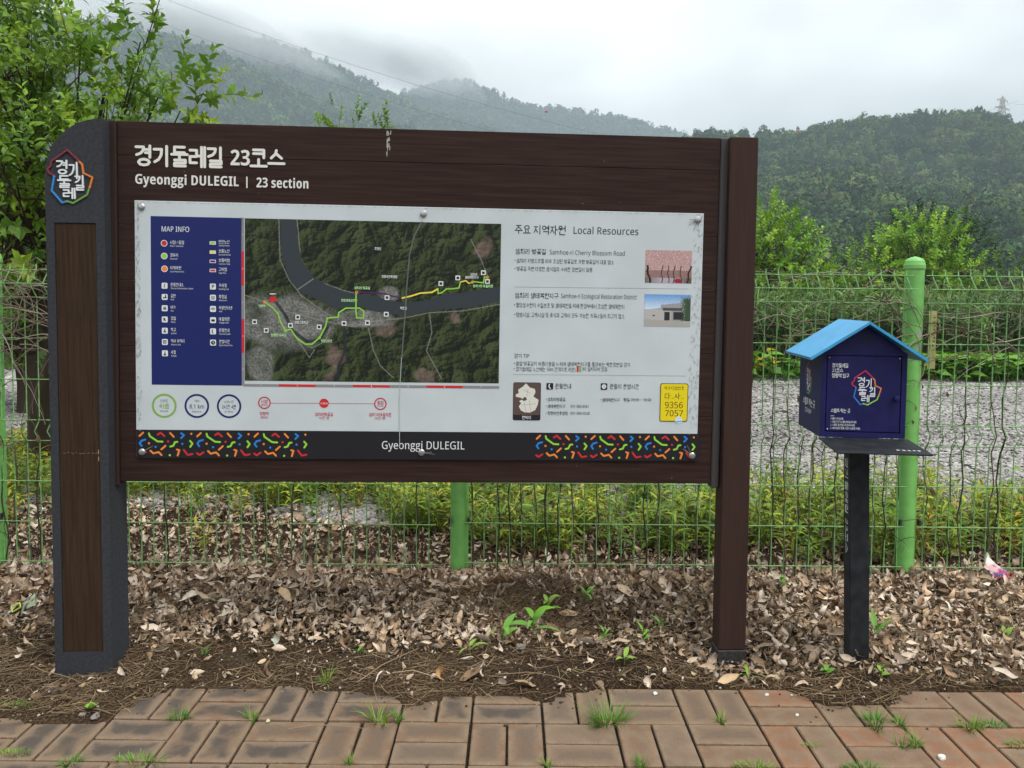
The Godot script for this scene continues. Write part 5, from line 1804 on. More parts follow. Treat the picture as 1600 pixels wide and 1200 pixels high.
func build_trees() -> void:
	# broad leaves of the tree that hangs over the fence
	var big := []
	for k in 3:
		big.append(spray(500 + k, 1.0, 14, 0.36, 0.165, 0.8))
	rng.seed = 520
	var clumps := []
	for c: Array in [[-3.05, 2.72, -5.0, 0.5], [-2.55, 2.72, -5.0, 0.34], [-3.6, 3.0, -5.2, 0.7], [-3.1, 2.05, -5.0, 0.55], [-2.18, 2.62, -4.9, 0.24], [-2.02, 2.53, -4.85, 0.17], [-1.86, 2.62, -4.8, 0.12], [-2.28, 2.95, -4.9, 0.17], [-2.16, 3.2, -4.9, 0.14], [-3.1, 3.15, -5.1, 0.3], [-2.75, 3.0, -5.1, 0.2], [-3.5, 1.75, -5.1, 0.5], [-2.5, 2.3, -5.1, 0.36], [-2.75, 2.3, -5.4, 0.5]]:
		clumps.append([Vector3(c[0], c[1], c[2]), c[3]])
	tree("broadleaf_tree", "leafy green tree leaning over the fence above the dark rounded column", Vector3(-3.7, 0, -6.2), clumps, big, 4.4, 0.235, [Color(0.15, 0.3, 0.032), Color(0.22, 0.39, 0.038), Color(0.085, 0.19, 0.024), Color(0.34, 0.5, 0.045), Color(0.17, 0.32, 0.032)], 0.09)
	rng.seed = 521
	clumps = []
	for c: Array in [[-5.4, 2.6, -8.4, 1.1], [-5.9, 1.5, -8.8, 0.95], [-4.6, 2.2, -8.6, 0.9], [-6.8, 2.3, -8.6, 1.2], [-5.0, 1.2, -9.4, 0.8], [-7.2, 1.0, -9.2, 0.9], [-4.0, 1.6, -9.2, 0.8], [-6.0, 3.6, -8.8, 0.9]]:
		clumps.append([Vector3(c[0], c[1], c[2]), c[3]])
	tree("broadleaf_tree", "dark dense tree standing behind the leafy one, shading the fence by the column", Vector3(-5.6, 0, -9.2), clumps, big, 2.6, 0.3, [Color(0.1, 0.21, 0.028), Color(0.14, 0.27, 0.032), Color(0.075, 0.165, 0.022), Color(0.19, 0.33, 0.038)], 0.14)
	# smaller leaves farther back
	var small := []
	for k in 3:
		small.append(spray(530 + k, 1.0, 16, 0.33, 0.19, 0.6))
	rng.seed = 540
	tree("slender_tree", "young tree whose bright leafy tips show above the middle of the board", Vector3(-2.0, 0, -9.6), [[Vector3(-2.15, 3.35, -9.6), Vector3(0.1, 0.4, 0.1)], [Vector3(-1.95, 3.4, -9.6), Vector3(0.1, 0.42, 0.1)], [Vector3(-2.05, 3.3, -9.7), Vector3(0.12, 0.4, 0.1)], [Vector3(-1.6, 3.3, -9.6), Vector3(0.1, 0.3, 0.1)], [Vector3(-1.5, 3.2, -9.6), Vector3(0.1, 0.3, 0.1)], [Vector3(-2.3, 3.3, -9.6), Vector3(0.06, 0.33, 0.06)], [Vector3(-1.9, 2.2, -9.6), Vector3(0.6, 0.8, 0.5)]], small, 7.0, 0.2, [Color(0.2, 0.36, 0.03), Color(0.28, 0.42, 0.04), Color(0.13, 0.26, 0.03)], 0.05)
	var bright := [Color(0.17, 0.36, 0.025), Color(0.25, 0.45, 0.03), Color(0.11, 0.25, 0.02), Color(0.3, 0.48, 0.04)]
	var deep := [Color(0.035, 0.085, 0.02), Color(0.055, 0.12, 0.025), Color(0.028, 0.07, 0.018)]
	var row := "trees beyond the gravel lot"
	rng.seed = 541
	tree("bushy_tree", "bright yellow-green bushy tree just beyond the brown post of the board", Vector3(6.6, 0, -20.5), [[Vector3(6.2, 2.6, -20.5), Vector3(1.3, 1.2, 1.2)], [Vector3(6.6, 3.4, -20.5), Vector3(0.6, 0.8, 0.6)], [Vector3(7.0, 2.4, -20.2), Vector3(0.9, 0.8, 0.8)], [Vector3(7.5, 2.7, -20.2), Vector3(0.25, 0.7, 0.3)], [Vector3(7.5, 1.8, -20), Vector3(0.7, 0.6, 0.7)], [Vector3(5.6, 1.6, -20), Vector3(1.0, 0.9, 0.8)]], small, 4.0, 0.42, bright, 0.12, row)
	rng.seed = 542
	tree("bushy_tree", "bright green bushy tree above the capped fence post beside the stamp box", Vector3(11.0, 0, -22), [[Vector3(10.4, 2.4, -22), Vector3(1.0, 1.0, 0.9)], [Vector3(11.2, 2.8, -22), Vector3(0.9, 0.95, 0.9)], [Vector3(10.9, 3.3, -22), Vector3(0.3, 0.6, 0.4)], [Vector3(11.9, 2.9, -22), Vector3(0.55, 0.8, 0.6)], [Vector3(9.6, 2.0, -21.8), Vector3(0.8, 0.6, 0.7)], [Vector3(12.2, 2.0, -21.8), Vector3(0.9, 0.8, 0.8)], [Vector3(11, 1.4, -21.6), Vector3(1.8, 0.8, 0.8)]], small, 4.0, 0.42, bright, 0.13, row)
	rng.seed = 543
	tree("round_tree", "dark green round tree rising behind the bright bushy tree by the stamp box", Vector3(16.2, 0, -31), [[Vector3(15.8, 3.4, -31), Vector3(1.6, 1.5, 1.4)], [Vector3(17.3, 3.2, -31), Vector3(1.3, 1.4, 1.3)], [Vector3(16.5, 1.8, -31), Vector3(2.2, 1.3, 1.4)]], small, 4.5, 0.5, deep, 0.18, row)
	rng.seed = 544
	tree("bushy_tree", "low dark green bush line filling the gap between the two bright bushy trees", Vector3(9.0, 0, -25), [[Vector3(8.4, 1.5, -25), Vector3(1.3, 0.9, 0.8)], [Vector3(9.6, 1.7, -25), Vector3(1.2, 0.8, 0.8)], [Vector3(10.6, 2.2, -25.5), Vector3(0.7, 0.8, 0.7)]], small, 4.5, 0.45, [Color(0.07, 0.15, 0.03), Color(0.11, 0.21, 0.035), Color(0.05, 0.12, 0.03)], 0.1, row)
	rng.seed = 545
	tree("bushy_tree", "green bushy tree at the picture's outer edge beyond the gravel lot", Vector3(15.6, 0, -23), [[Vector3(14.6, 1.9, -23), Vector3(1.2, 0.9, 0.8)], [Vector3(16.2, 2.0, -23), Vector3(1.3, 1.0, 0.9)], [Vector3(18.0, 2.2, -23), Vector3(1.4, 1.2, 0.9)]], small, 4.0, 0.45, [Color(0.1, 0.21, 0.025), Color(0.15, 0.28, 0.03), Color(0.06, 0.14, 0.02)], 0.12, row)


func build_undergrowth() -> void:
	# leafy weeds just behind the fence
	var kinds := []
	for v in 4:
		rng.seed = 600 + v
		var g := Geo.new()
		for s in rng.randi_range(3, 5):
			var p := Vector3(ran(-0.05, 0.05), -0.02, ran(-0.05, 0.05))
			var d := Vector3(ran(-0.35, 0.35), 1, ran(-0.35, 0.35)).normalized()
			var path := [p]
			for k in 5:
				p += d * 0.062
				d = (d + Vector3(ran(-0.2, 0.2), -0.02, ran(-0.2, 0.2))).normalized()
				path.append(p)
			g.tube(path, [0.003, 0.0027, 0.0024, 0.002, 0.0016, 0.001], 4, Color(0.8, 0.55, 0.6), false)
			for k in 9:
				var t := 0.8 + k * 0.52
				var a: Vector3 = path[mini(int(t), 4)].lerp(path[mini(int(t) + 1, 5)], t - int(t))
				var turn := k * 2.5 + s
				var tone := ran(0.45, 1.3)
				var c := Color(tone, tone, tone)
				if rng.randf() < 0.22:
					c = Color(2.3, 1.35, 0.7)
				if rng.randf() < 0.06:
					c = Color(1.5, 0.6, 0.6)
				add_leaf(g, a, Vector3(cos(turn), ran(0.3, 0.9), sin(turn)), ran(0.06, 0.14), ran(0.013, 0.026), ran(0.4, 1.6), c, 3, 0.7)
		kinds.append(g.mesh())
	rng.seed = 620
	var at := [[], [], [], []]
	var cols := [[], [], [], []]
	for k in 4400:
		var z := ran(-4.05, -7.6)
		var x := ran(-4.4, 5.2)
		var n := broad.get_noise_2d(x * 45.0 + 20.0, z * 45.0)
		var d := 0.0
		if x > 0.75:
			d = (1.0 - smooth(4.7, 5.8, -z + n * 0.8)) * clampf(0.75 + n, 0.1, 1.0)
		elif x > -0.75:
			d = smooth(4.0, 4.5, -z + n * 0.5) * (1.0 - smooth(6.0, 7.0, -z + n)) * clampf(0.8 + n * 0.9, 0, 1)
		else:
			d = smooth(5.0, 5.6, -z + n * 0.6) * (1.0 - smooth(6.4, 7.4, -z)) * clampf(0.55 + n * 1.3, 0, 1) + 0.03
		if rng.randf() > d:
			continue
		var v := rng.randi() % 4
		var s := ran(0.45, 1.15)
		if x > 0.75: s *= 0.95
		if x < 0.75: s *= 0.85
		at[v].append(Transform3D(Basis.from_euler(Vector3(ran(-0.2, 0.2), ran(0, TAU), ran(-0.2, 0.2))).scaled(Vector3.ONE * s), Vector3(x, ground_y(x, z), z)))
		cols[v].append(mixed([Color(0.2, 0.33, 0.028), Color(0.31, 0.41, 0.035), Color(0.11, 0.22, 0.025), Color(0.43, 0.44, 0.04), Color(0.16, 0.29, 0.03)], 0.2))
	for v in 4:
		tag(spread("leafy_undergrowth", kinds[v], M.leaf, at[v], cols[v]), "yellow-green leafy weeds growing thickly behind the wire fence", "undergrowth", "", "stuff")
	# tall weeds with long arching blades and pale plumes
	kinds = []
	for v in 3:
		rng.seed = 640 + v
		var g := Geo.new()
		for s in 3:
			var bx := Vector3(ran(-0.2, 0.2), 0, ran(-0.2, 0.2))
			var h := ran(1.05, 1.5)
			var lean := Vector3(ran(-0.15, 0.15), 1, ran(-0.15, 0.15)).normalized()
			g.tube([bx, bx + lean * h * 0.5, bx + lean * h], [0.012, 0.009, 0.004], 5, Color(0.9, 0.9, 0.7), false)
			for k in 11:
				var turn := k * 2.6 + s
				var tone := ran(0.4, 1.45)
				add_leaf(g, bx + lean * h * (0.2 + k * 0.07), Vector3(cos(turn), ran(0.5, 1.2), sin(turn)), ran(0.35, 0.6), ran(0.04, 0.07), ran(1.2, 2.4), Color(tone, tone, tone), 5, 0.55)
			if v != 1:
				for k in 14:
					var turn := k * 2.1
					add_leaf(g, bx + lean * h * ran(0.95, 1.12), Vector3(cos(turn), ran(0.8, 2.0), sin(turn)), ran(0.1, 0.2), 0.025, 1.4, Color(3.0, 2.0, 0.9), 2, 0.8)
		kinds.append(g.mesh())
	rng.seed = 660
	at = [[], [], []]
	cols = [[], [], []]
	for k in 900:
		var z := ran(-14.9, -19.0)
		var x := ran(-6.0, 15.0)
		if x < 3.0 and rng.randf() < 0.5:
			continue
		var v := rng.randi() % 3
		at[v].append(Transform3D(Basis.from_euler(Vector3(0, ran(0, TAU), 0)).scaled(Vector3.ONE * ran(0.8, 1.15)), Vector3(x, 0, z)))
		cols[v].append(mixed([Color(0.12, 0.21, 0.06), Color(0.19, 0.3, 0.075), Color(0.065, 0.125, 0.04)], 0.3))
	for v in 3:
		tag(spread("tall_weeds", kinds[v], M.leaf, at[v], cols[v]), "tall blade-leaved weeds with pale plumes beyond the gravel lot", "weeds", "", "stuff")
	# broad round leaves creeping at their foot
	rng.seed = 670
	var g2 := Geo.new()
	for k in 12:
		var a := ran(0, TAU)
		var o := Vector3(ran(-0.28, 0.28), ran(0.1, 0.34), ran(-0.28, 0.28))
		g2.tube([Vector3(o.x * 0.6, 0, o.z * 0.6), o], [0.006, 0.004], 4, Color(0.8, 0.9, 0.7), false)
		var tone := ran(0.8, 1.25)
		add_leaf(g2, o, Vector3(cos(a), ran(-0.1, 0.4), sin(a)), ran(0.14, 0.22), ran(0.13, 0.2), 0.6, Color(tone, tone, tone), 4, 0.65)
	var broad_mesh := g2.mesh()
	var at4 := []
	var cols4 := []
	for k in 620:
		var z := ran(-13.7, -15.6)
		var x := ran(-4.0, 13.0)
		if broad.get_noise_2d(x * 40.0, z * 20.0) < -0.22:
			continue
		at4.append(Transform3D(Basis.from_euler(Vector3(0, ran(0, TAU), 0)).scaled(Vector3.ONE * ran(0.8, 1.4)), Vector3(x, 0, z)))
		cols4.append(mixed([Color(0.12, 0.3, 0.025), Color(0.17, 0.36, 0.03), Color(0.09, 0.22, 0.02)] if rng.randf() < 0.95 else [Color(0.5, 0.36, 0.02)], 0.15))
	tag(spread("creeping_plants", broad_mesh, M.leaf, at4, cols4), "bright green broad-leaved creeping plants at the far edge of the gravel", "ground cover", "", "stuff")


func grass_tuft(seed_: int, blades: int, tall: float, wide: float, flat := 0.5) -> ArrayMesh:
	rng.seed = seed_
	var g := Geo.new()
	for k in blades:
		var a := ran(0, TAU)
		var r := wide * sqrt(rng.randf())
		var from := Vector3(cos(a) * r, -0.006, sin(a) * r * flat)
		var tone := ran(0.5, 1.35)
		var c := Color(tone, tone, tone)
		if rng.randf() < 0.1: c = Color(2.4, 1.4, 1.2)
		add_leaf(g, from, Vector3(cos(a) * ran(0.1, 1.1), 1, sin(a) * ran(0.1, 1.1)), tall * ran(0.25, 1.15), ran(0.003, 0.0058), ran(0.2, 1.6), c, 4, 0.35)
	return g.mesh()


func sprout(seed_: int, leaves: int, tall: float, leaf: float, wide: float, yellow := 0.1) -> ArrayMesh:
	rng.seed = seed_
	var g := Geo.new()
	var tip := Vector3(ran(-0.15, 0.15), 1, ran(-0.1, 0.2)).normalized() * tall
	g.tube([Vector3(0, -0.02, 0), tip * 0.5, tip], [0.0018, 0.0016, 0.001], 5, Color(0.9, 0.9, 0.7))
	for k in leaves:
		var t := 0.25 + 0.75 * (k + 1.0) / leaves
		var a := k * 2.6 + ran(-0.4, 0.4)
		var c := Color(1, 1, 1) * ran(0.8, 1.2)
		if rng.randf() < yellow: c = Color(3.2, 1.4, 0.4)
		add_leaf(g, tip * t, Vector3(cos(a), ran(0.4, 1.4), sin(a)), leaf * ran(0.7, 1.2), wide * ran(0.8, 1.2), ran(0.5, 1.5), c, 5, 0.75)
	return g.mesh()


func leaf_mat(r: float, g: float, b: float) -> StandardMaterial3D:
	var m := tinted(0.5, 0.45, 0.5)
	m.albedo_color = lin(r, g, b)
	return m


func build_small_plants() -> void:
	var kinds := [grass_tuft(700, 34, 0.06, 0.022), grass_tuft(701, 80, 0.06, 0.042), grass_tuft(702, 170, 0.105, 0.07), grass_tuft(703, 130, 0.03, 0.07, 0.3)]
	var green := [leaf_mat(0.09, 0.23, 0.022), leaf_mat(0.13, 0.26, 0.03), leaf_mat(0.17, 0.28, 0.03)]
	rng.seed = 710
	var k := 0
	# x, z, kind, size, what tells it apart
	for t: Array in [
		[-1.09, -2.545, 1, 0.9, "round green grass tuft on the brick corner nearest the column"], [-0.848, -2.54, 0, 1.1, "thin grass tuft between bricks, second from the column"],
		[-0.426, -2.53, 0, 1.7, "tall wispy grass shoot at the bricks under the map"], [-0.367, -2.545, 0, 1.0, "small grass shoot beside the tall wispy one under the map"],
		[0.327, -2.545, 2, 1.0, "largest dense grass tuft growing out of the bricks below the board"], [0.709, -2.56, 0, 0.9, "little pale tuft on the bricks below the brown post"],
		[1.216, -2.548, 1, 1.25, "upright grass tuft on the bricks below the stamp box post"], [1.299, -2.55, 1, 0.8, "low leafy tuft touching the upright tuft below the stamp box"],
		[1.524, -2.53, 1, 1.1, "long grass tuft following a joint at the redder bricks"], [1.6, -2.55, 3, 1.0, "flat grass along the joint at the outer brick row"],
		[1.64, -2.43, 3, 1.1, "flat yellowish grass in the joint at the picture's brick corner"], [-1.506, -2.335, 3, 0.9, "dark flat grass in the joint at the outermost brick by the column"],
		[-1.304, -2.285, 1, 0.8, "grass filling the slanting joint below the column"], [-1.103, -2.3, 3, 1.3, "wide flat grass patch in the bottom brick joint below the column"],
		[0.959, -2.42, 3, 0.6, "thin flat grass in the joint of the brick pair below the brown post"], [1.243, -2.42, 0, 1.0, "short tuft in the joint under the stamp box, of a close pair"],
		[1.286, -2.425, 0, 1.1, "short leaning tuft in the joint under the stamp box, of a close pair"], [0.118, -2.3, 0, 0.7, "tiny tuft in the bottom joint under the map's end"],
		[0.396, -2.3, 1, 0.8, "rounded tuft in the bottom joint below the largest one"], [-0.479, -2.3, 0, 0.7, "tiny tuft in the bottom joint below the wispy shoot"],
		[0.743, -2.3, 3, 1.1, "flat grass in the bottom joint below the brown post"], [1.071, -2.3, 3, 1.1, "flat grass in the bottom joint below the stamp box"],
		[-1.66, -2.6, 3, 0.9, "mossy flat grass at the soil edge by the outer bricks"], [-0.659, -2.79, 0, 1.2, "yellowish grass shoot on the soil under the board's legend"],
		[-1.17, -2.96, 0, 0.7, "tiny grass shoot on the soil beside the column foot"],
	]:
		var o := put("grass_tuft", kinds[t[2]], green[k % 3])
		o.position = Vector3(t[0], maxf(ground_y(t[0], t[1]), -0.002), t[1])
		o.scale = Vector3.ONE * t[3] * 0.85
		o.rotation.y = 0.0 if t[2] == 3 else ran(0, TAU)
		tag(o, t[4], "grass", "grass tufts in the brick joints")
		k += 1
	var weed := leaf_mat(0.12, 0.29, 0.03)
	var weed2 := leaf_mat(0.2, 0.33, 0.04)
	k = 0
	for t: Array in [
		[-0.149, -2.978, 3, 0.035, 0.075, 0.022, 0.0, "upright two-leaved green sprout on the dark soil below the map's edge"], [-0.026, -3.064, 4, 0.07, 0.095, 0.026, 0.3, "green weed with yellowing lower leaves beside the scraped hollow"],
		[0.095, -3.156, 6, 0.1, 0.11, 0.028, 0.15, "tallest leafy weed standing in the scraped hollow under the board"], [0.16, -3.33, 6, 0.08, 0.08, 0.022, 0.1, "leafy weed behind the tallest one, at the foot of the leaf heap"],
		[0.387, -3.132, 5, 0.05, 0.06, 0.015, 0.05, "narrow-leaved green weed on bare soil under the yellow number plate"], [0.534, -3.077, 5, 0.06, 0.06, 0.014, 0.1, "thin weed between the narrow-leaved one and the brown post"],
		[0.438, -2.936, 4, 0.03, 0.065, 0.018, 0.0, "small spreading weed on soil in front of the brown post"], [1.258, -3.598, 4, 0.06, 0.06, 0.022, 0.0, "pale green seedling in the leaves between brown post and stamp box"],
		[1.495, -3.157, 5, 0.07, 0.09, 0.02, 0.0, "green weed standing beside the stamp box post"], [1.368, -2.828, 4, 0.035, 0.06, 0.024, 0.0, "bright green seedling in front of the stamp box post"],
		[1.169, -2.849, 3, 0.02, 0.05, 0.018, 0.0, "small seedling by a pale chip in front of the stamp box"], [-0.578, -2.969, 3, 0.02, 0.04, 0.016, 0.0, "tiny green seedling in leaves under the legend"],
		[0.877, -2.84, 3, 0.03, 0.1, 0.012, 0.7, "yellow blade-like leaf standing at the brown post's shoe"], [0.62, -3.2, 5, 0.05, 0.07, 0.014, 0.2, "thin weed close to the brown post among brown leaves"],
		[0.33, -3.42, 6, 0.06, 0.07, 0.018, 0.0, "weed on the rim of the scraped hollow by the fence"], [2.02, -3.15, 3, 0.03, 0.06, 0.02, 0.0, "little green seedling in the leaves at the picture's outer edge"],
	]:
		var o := put("weed", sprout(720 + k, t[2], t[3], t[4], t[5], t[6]), weed if k % 3 else weed2)
		o.position = Vector3(t[0], ground_y(t[0], t[1]), t[1])
		tag(o, t[7], "weed", "weeds sprouting in the leaf litter")
		k += 1
	# leaves one notices
	k = 0
	for t: Array in [
		[-1.385, -2.56, 0.085, 0.045, Color(0.22, 0.42, 0.06), "fresh green leaf lying curled on the soil by the bricks"], [-0.26, -2.806, 0.075, 0.034, Color(0.55, 0.33, 0.15), "pale orange-tan dead leaf lying alone on the dark soil"],
		[-0.579, -3.403, 0.05, 0.028, Color(0.4, 0.34, 0.05), "yellow fallen leaf on the brown litter under the legend"], [0.012, -3.065, 0.07, 0.045, Color(0.42, 0.29, 0.17), "broad tan dead leaf beside the scraped hollow"],
		[-0.9, -3.02, 0.06, 0.035, Color(0.4, 0.42, 0.35), "grey-green dead leaf on soil beside the column foot"], [-1.78, -3.1, 0.06, 0.04, Color(0.36, 0.16, 0.06), "orange-brown dead leaf on soil on the outer side of the column"],
		[-0.63, -3.3, 0.1, 0.03, Color(0.5, 0.42, 0.33), "long pale curled leaf lying on the litter under the legend"], [-0.2, -3.38, 0.085, 0.05, Color(0.42, 0.32, 0.22), "large pale brown leaf on the litter below the board"],
	]:
		var o := obj("fallen_leaf", dead_leaf(760 + k, t[2], t[3], 7), leaf_mat(t[4].r, t[4].g, t[4].b))
		o.position = Vector3(t[0], ground_y(t[0], t[1]) + 0.012, t[1])
		o.rotation = Vector3(ran(-0.1, 0.3), ran(0, TAU), ran(-0.2, 0.2))
		tag(o, t[5], "leaf", "single fallen leaves")
		k += 1

# ------------------------------------------------------------------ litter, stones, hills, pylons

func build_oddments() -> void:
	# crumpled snack wrapper on the heap at the fence
	rng.seed = 800
	for w: Array in [
		[Vector3(2.335, 0.06, -3.7), 0.2, 0.095, [Color(0.62, 0.6, 0.58), Color(0.6, 0.35, 0.36), Color(0.08, 0.08, 0.25), Color(0.62, 0.03, 0.07), Color(0.66, 0.05, 0.1), Color(0.5, 0.5, 0.5)], -0.75, "crumpled red and white plastic wrapper on the leaves at the fence"],
		[Vector3(-2.07, 0.06, -3.28), 0.15, 0.065, [Color(0.5, 0.5, 0.48), Color(0.012, 0.012, 0.02), Color(0.015, 0.016, 0.022), Color(0.015, 0.015, 0.02), Color(0.013, 0.013, 0.017), Color(0.36, 0.4, 0.27)], 0.5, "crumpled black and yellow wrapper on the soil beyond the column"],
	]:
		var g := Geo.new()
		var nx := 14
		var ny := 7
		for layer in 2:
			var k0 := g.v.size()
			for a in nx + 1:
				for b in ny + 1:
					var u := float(a) / nx
					var v := float(b) / ny - 0.5
					var bulge := 0.022 * cos(v * PI) * sin(PI * clampf(u, 0.04, 0.96))
					var crease := rough.get_noise_2d(a * 47.0 + w[1] * 900.0, b * 43.0) * 0.009 + absf(rough.get_noise_2d(a * 90.0, b * 20.0 + 50.0)) * 0.006
					var tw := 1.0 - 0.35 * absf(sin(u * PI * 2.0)) * 0.6
					var p := Vector3((u - 0.5) * w[1], (bulge + crease) * (1.0 if layer == 0 else -0.35), v * w[2] * tw + sin(u * 5.0) * 0.012)
					var c: Color = w[3][clampi(int(u * 6.0 + v * 1.2 + rough.get_noise_2d(a * 60.0, b * 70.0) * 2.4), 0, 5)]
					g.vert(p, Vector3.UP if layer == 0 else Vector3.DOWN, c, Vector2(u, v))
			for a in nx:
				for b in ny:
					var k := k0 + a * (ny + 1) + b
					if layer == 0: g.i.append_array([k, k + ny + 1, k + 1, k + 1, k + ny + 1, k + ny + 2])
					else: g.i.append_array([k, k + 1, k + ny + 1, k + 1, k + ny + 2, k + ny + 1])
		var st := SurfaceTool.new()
		st.create_from(g.mesh(), 0)
		st.generate_normals()
		var o := put("plastic_wrapper", st.commit(), tinted(0.42, 0.4))
		o.position = w[0] + Vector3(0, ground_y(w[0].x, w[0].z) - 0.02, 0)
		o.basis = Basis(Vector3.BACK, w[4]) * Basis(Vector3.RIGHT, 0.85)
		tag(o, w[5], "wrapper")
		if w[1] < 0.16:
			var q := Geo.new()
			for p: Array in [[-0.02, -0.012, 0.02, -0.012], [0.02, -0.012, 0.026, 0.012], [0.026, 0.012, -0.014, 0.014], [-0.014, 0.014, -0.02, -0.012]]:
				q.tube([Vector3(p[0], 0.026, p[1]), Vector3(p[2], 0.026, p[3])], [0.0028], 5, Color(0.55, 0.6, 0.03))
			obj("yellow_print", q, M.paint, o)
	var g3 := Geo.new()
	g3.tube([Vector3(-1.5, 0.06, -3.2), Vector3(-1.46, 0.062, -3.17), Vector3(-1.405, 0.035, -3.13)], [0.004, 0.004, 0.0035], 6)
	tag(obj("cable_end", g3, M.dark), "short black cable end poking out behind the dark column", "cable")
	# yellow marker strip tied to the fence beside the capped post
	var root := thing("marker_strip", Vector3(2.035, 1.075, FENCE_Z - 0.035), 0.1)
	tag(root, "narrow yellow marker strip hanging on the fence beside the capped post", "marker")
	var g := Geo.new()
	g.box(Vector3(-0.02, 0, -0.001), Vector3(0.02, 0.28, 0.001), 0.0005)
	obj("strip", g, mat(0.4, 0.37, 0.15, 0.6), root)
	g = Geo.new()
	for k in 9:
		for q in 3:
			var y := 0.09 + k * 0.019
			stroke(g, PackedVector2Array([Vector2(0.004 + ran(-0.004, 0.004), y + ran(0, 0.008)), Vector2(0.013 + ran(-0.004, 0.003), y + ran(0, 0.01))]), 0.0022, 0.0014, 0.0, Color(0.03, 0.03, 0.02), false, q)
	obj("faded_print", g, M.paint, root)
	# dry stalks and twigs lying on the soil
	rng.seed = 815
	var sk := 0
	for t: Array in [
		[-0.42, -2.83, -0.24, -2.78, 0.0022, "long straight dry twig lying beside the tan leaf"], [-0.55, -2.76, -0.35, -3.0, 0.0022, "dry twig pointing from the bricks towards the leaf heap"],
		[-0.05, -2.83, 0.22, -2.8, 0.0016, "thin straw-coloured stalk lying level on the soil under the board"], [-0.62, -3.3, -0.1, -3.36, 0.002, "long thin stalk lying across the litter below the board"],
		[-1.75, -2.85, -1.45, -2.7, 0.0022, "dry stalk lying in front of the dark column"], [-1.95, -2.72, -1.72, -2.86, 0.002, "dry stalk on the soil at the outer side of the column"],
		[-0.32, -3.5, -0.3, -3.3, 0.0016, "pale thin stalk standing out of the litter below the map"], [0.02, -3.58, 0.05, -3.42, 0.002, "bent dry stalk rising from the leaf heap near the middle post"],
		[-0.7, -2.47, -0.45, -2.465, 0.0015, "thin straw lying on the bricks under the legend"], [0.72, -2.92, 0.95, -2.85, 0.0018, "dry stalk lying across the foot of the brown post"],
	]:
		var gg := Geo.new()
		var pa := []
		for s in 6:
			var e := s / 5.0
			var px := lerpf(t[0], t[2], e) + ran(-0.006, 0.006)
			var pz := lerpf(t[1], t[3], e) + ran(-0.006, 0.006)
			pa.append(Vector3(px, maxf(ground_y(px, pz), 0.0) + 0.012 + 0.012 * sin(PI * e), pz))
		gg.tube(pa, [t[4], t[4], t[4] * 0.9, t[4] * 0.8, t[4] * 0.7, t[4] * 0.5], 5, mixed([Color(0.32, 0.24, 0.15), Color(0.22, 0.16, 0.1)], 0.2))
		tag(obj("dry_twig", gg, M.dry), t[5], "twig", "dry twigs on the ground")
		sk += 1
	# a few stones and pale chips on soil and bricks
	rng.seed = 830
	var k := 0
	for t: Array in [
		[0.045, -3.03, 0.024, Color(0.16, 0.16, 0.165), "grey stone by the two-leaved sprout"], [-1.36, -2.535, 0.02, Color(0.2, 0.18, 0.17), "grey stone at the soil edge by the green leaf"],
		[-1.41, -2.55, 0.014, Color(0.25, 0.22, 0.2), "small grey stone beside another at the soil edge"], [1.47, -2.93, 0.022, Color(0.4, 0.42, 0.45), "pale bluish scrap on the leaves behind the stamp box post"],
		[0.52, -2.735, 0.012, Color(0.6, 0.6, 0.6), "white oval chip on the dark brick under the board"], [0.975, -2.6, 0.009, Color(0.58, 0.56, 0.54), "small white petal-like chip on the brick below the brown post"],
		[0.915, -2.735, 0.01, Color(0.5, 0.5, 0.5), "small white chip at the brick edge below the brown post"], [1.33, -2.355, 0.02, Color(0.62, 0.61, 0.58), "white scrap on the front brick below the stamp box"],
		[1.66, -2.44, 0.018, Color(0.62, 0.61, 0.58), "white scrap among grass on the outer bricks"], [-0.79, -2.53, 0.011, Color(0.5, 0.52, 0.3), "pale yellow petal on the brick joint under the column"],
	]:
		var o := obj("pebble", pebble(840 + k), mat(t[3].r, t[3].g, t[3].b, 0.8, 0.3))
		o.position = Vector3(t[0], maxf(0.0, ground_y(t[0], t[1])) + t[2] * 0.25, t[1])
		o.scale = Vector3(t[2], t[2] * 0.45, t[2] * 0.7)
		o.rotation.y = ran(0, TAU)
		tag(o, t[4], "stone", "stones and pale scraps")
		k += 1


# a wooded ridge: crest given as x, height pairs at one distance, its flank running down towards the viewer
func ridge_at(crest: Array, x: float) -> float:
	for k in range(0, crest.size() - 2, 2):
		if x <= crest[k + 2]:
			var t := clampf((x - crest[k]) / (crest[k + 2] - crest[k]), 0, 1)
			return lerpf(crest[k + 1], crest[k + 3], t)
	return crest[-1]


func hill_y(crest: Array, x: float, far: float, near: float, z: float, bump: float, seed_: float) -> float:
	var d := -z
	var top := ridge_at(crest, x)
	var t := clampf((d - near) / (far - near), 0.0, 1.0)
	var y := top * (0.22 * t + 0.78 * pow(t, 1.35))
	if d > far:
		y = top * (1.0 - 0.5 * clampf((d - far) / (far * 0.3), 0, 1))
	var fold := broad.get_noise_2d((x + seed_) * 300.0 / far, z * 110.0 / far) * bump * sin(PI * clampf(t, 0.0, 1.0))
	return maxf(0.0, y + fold)


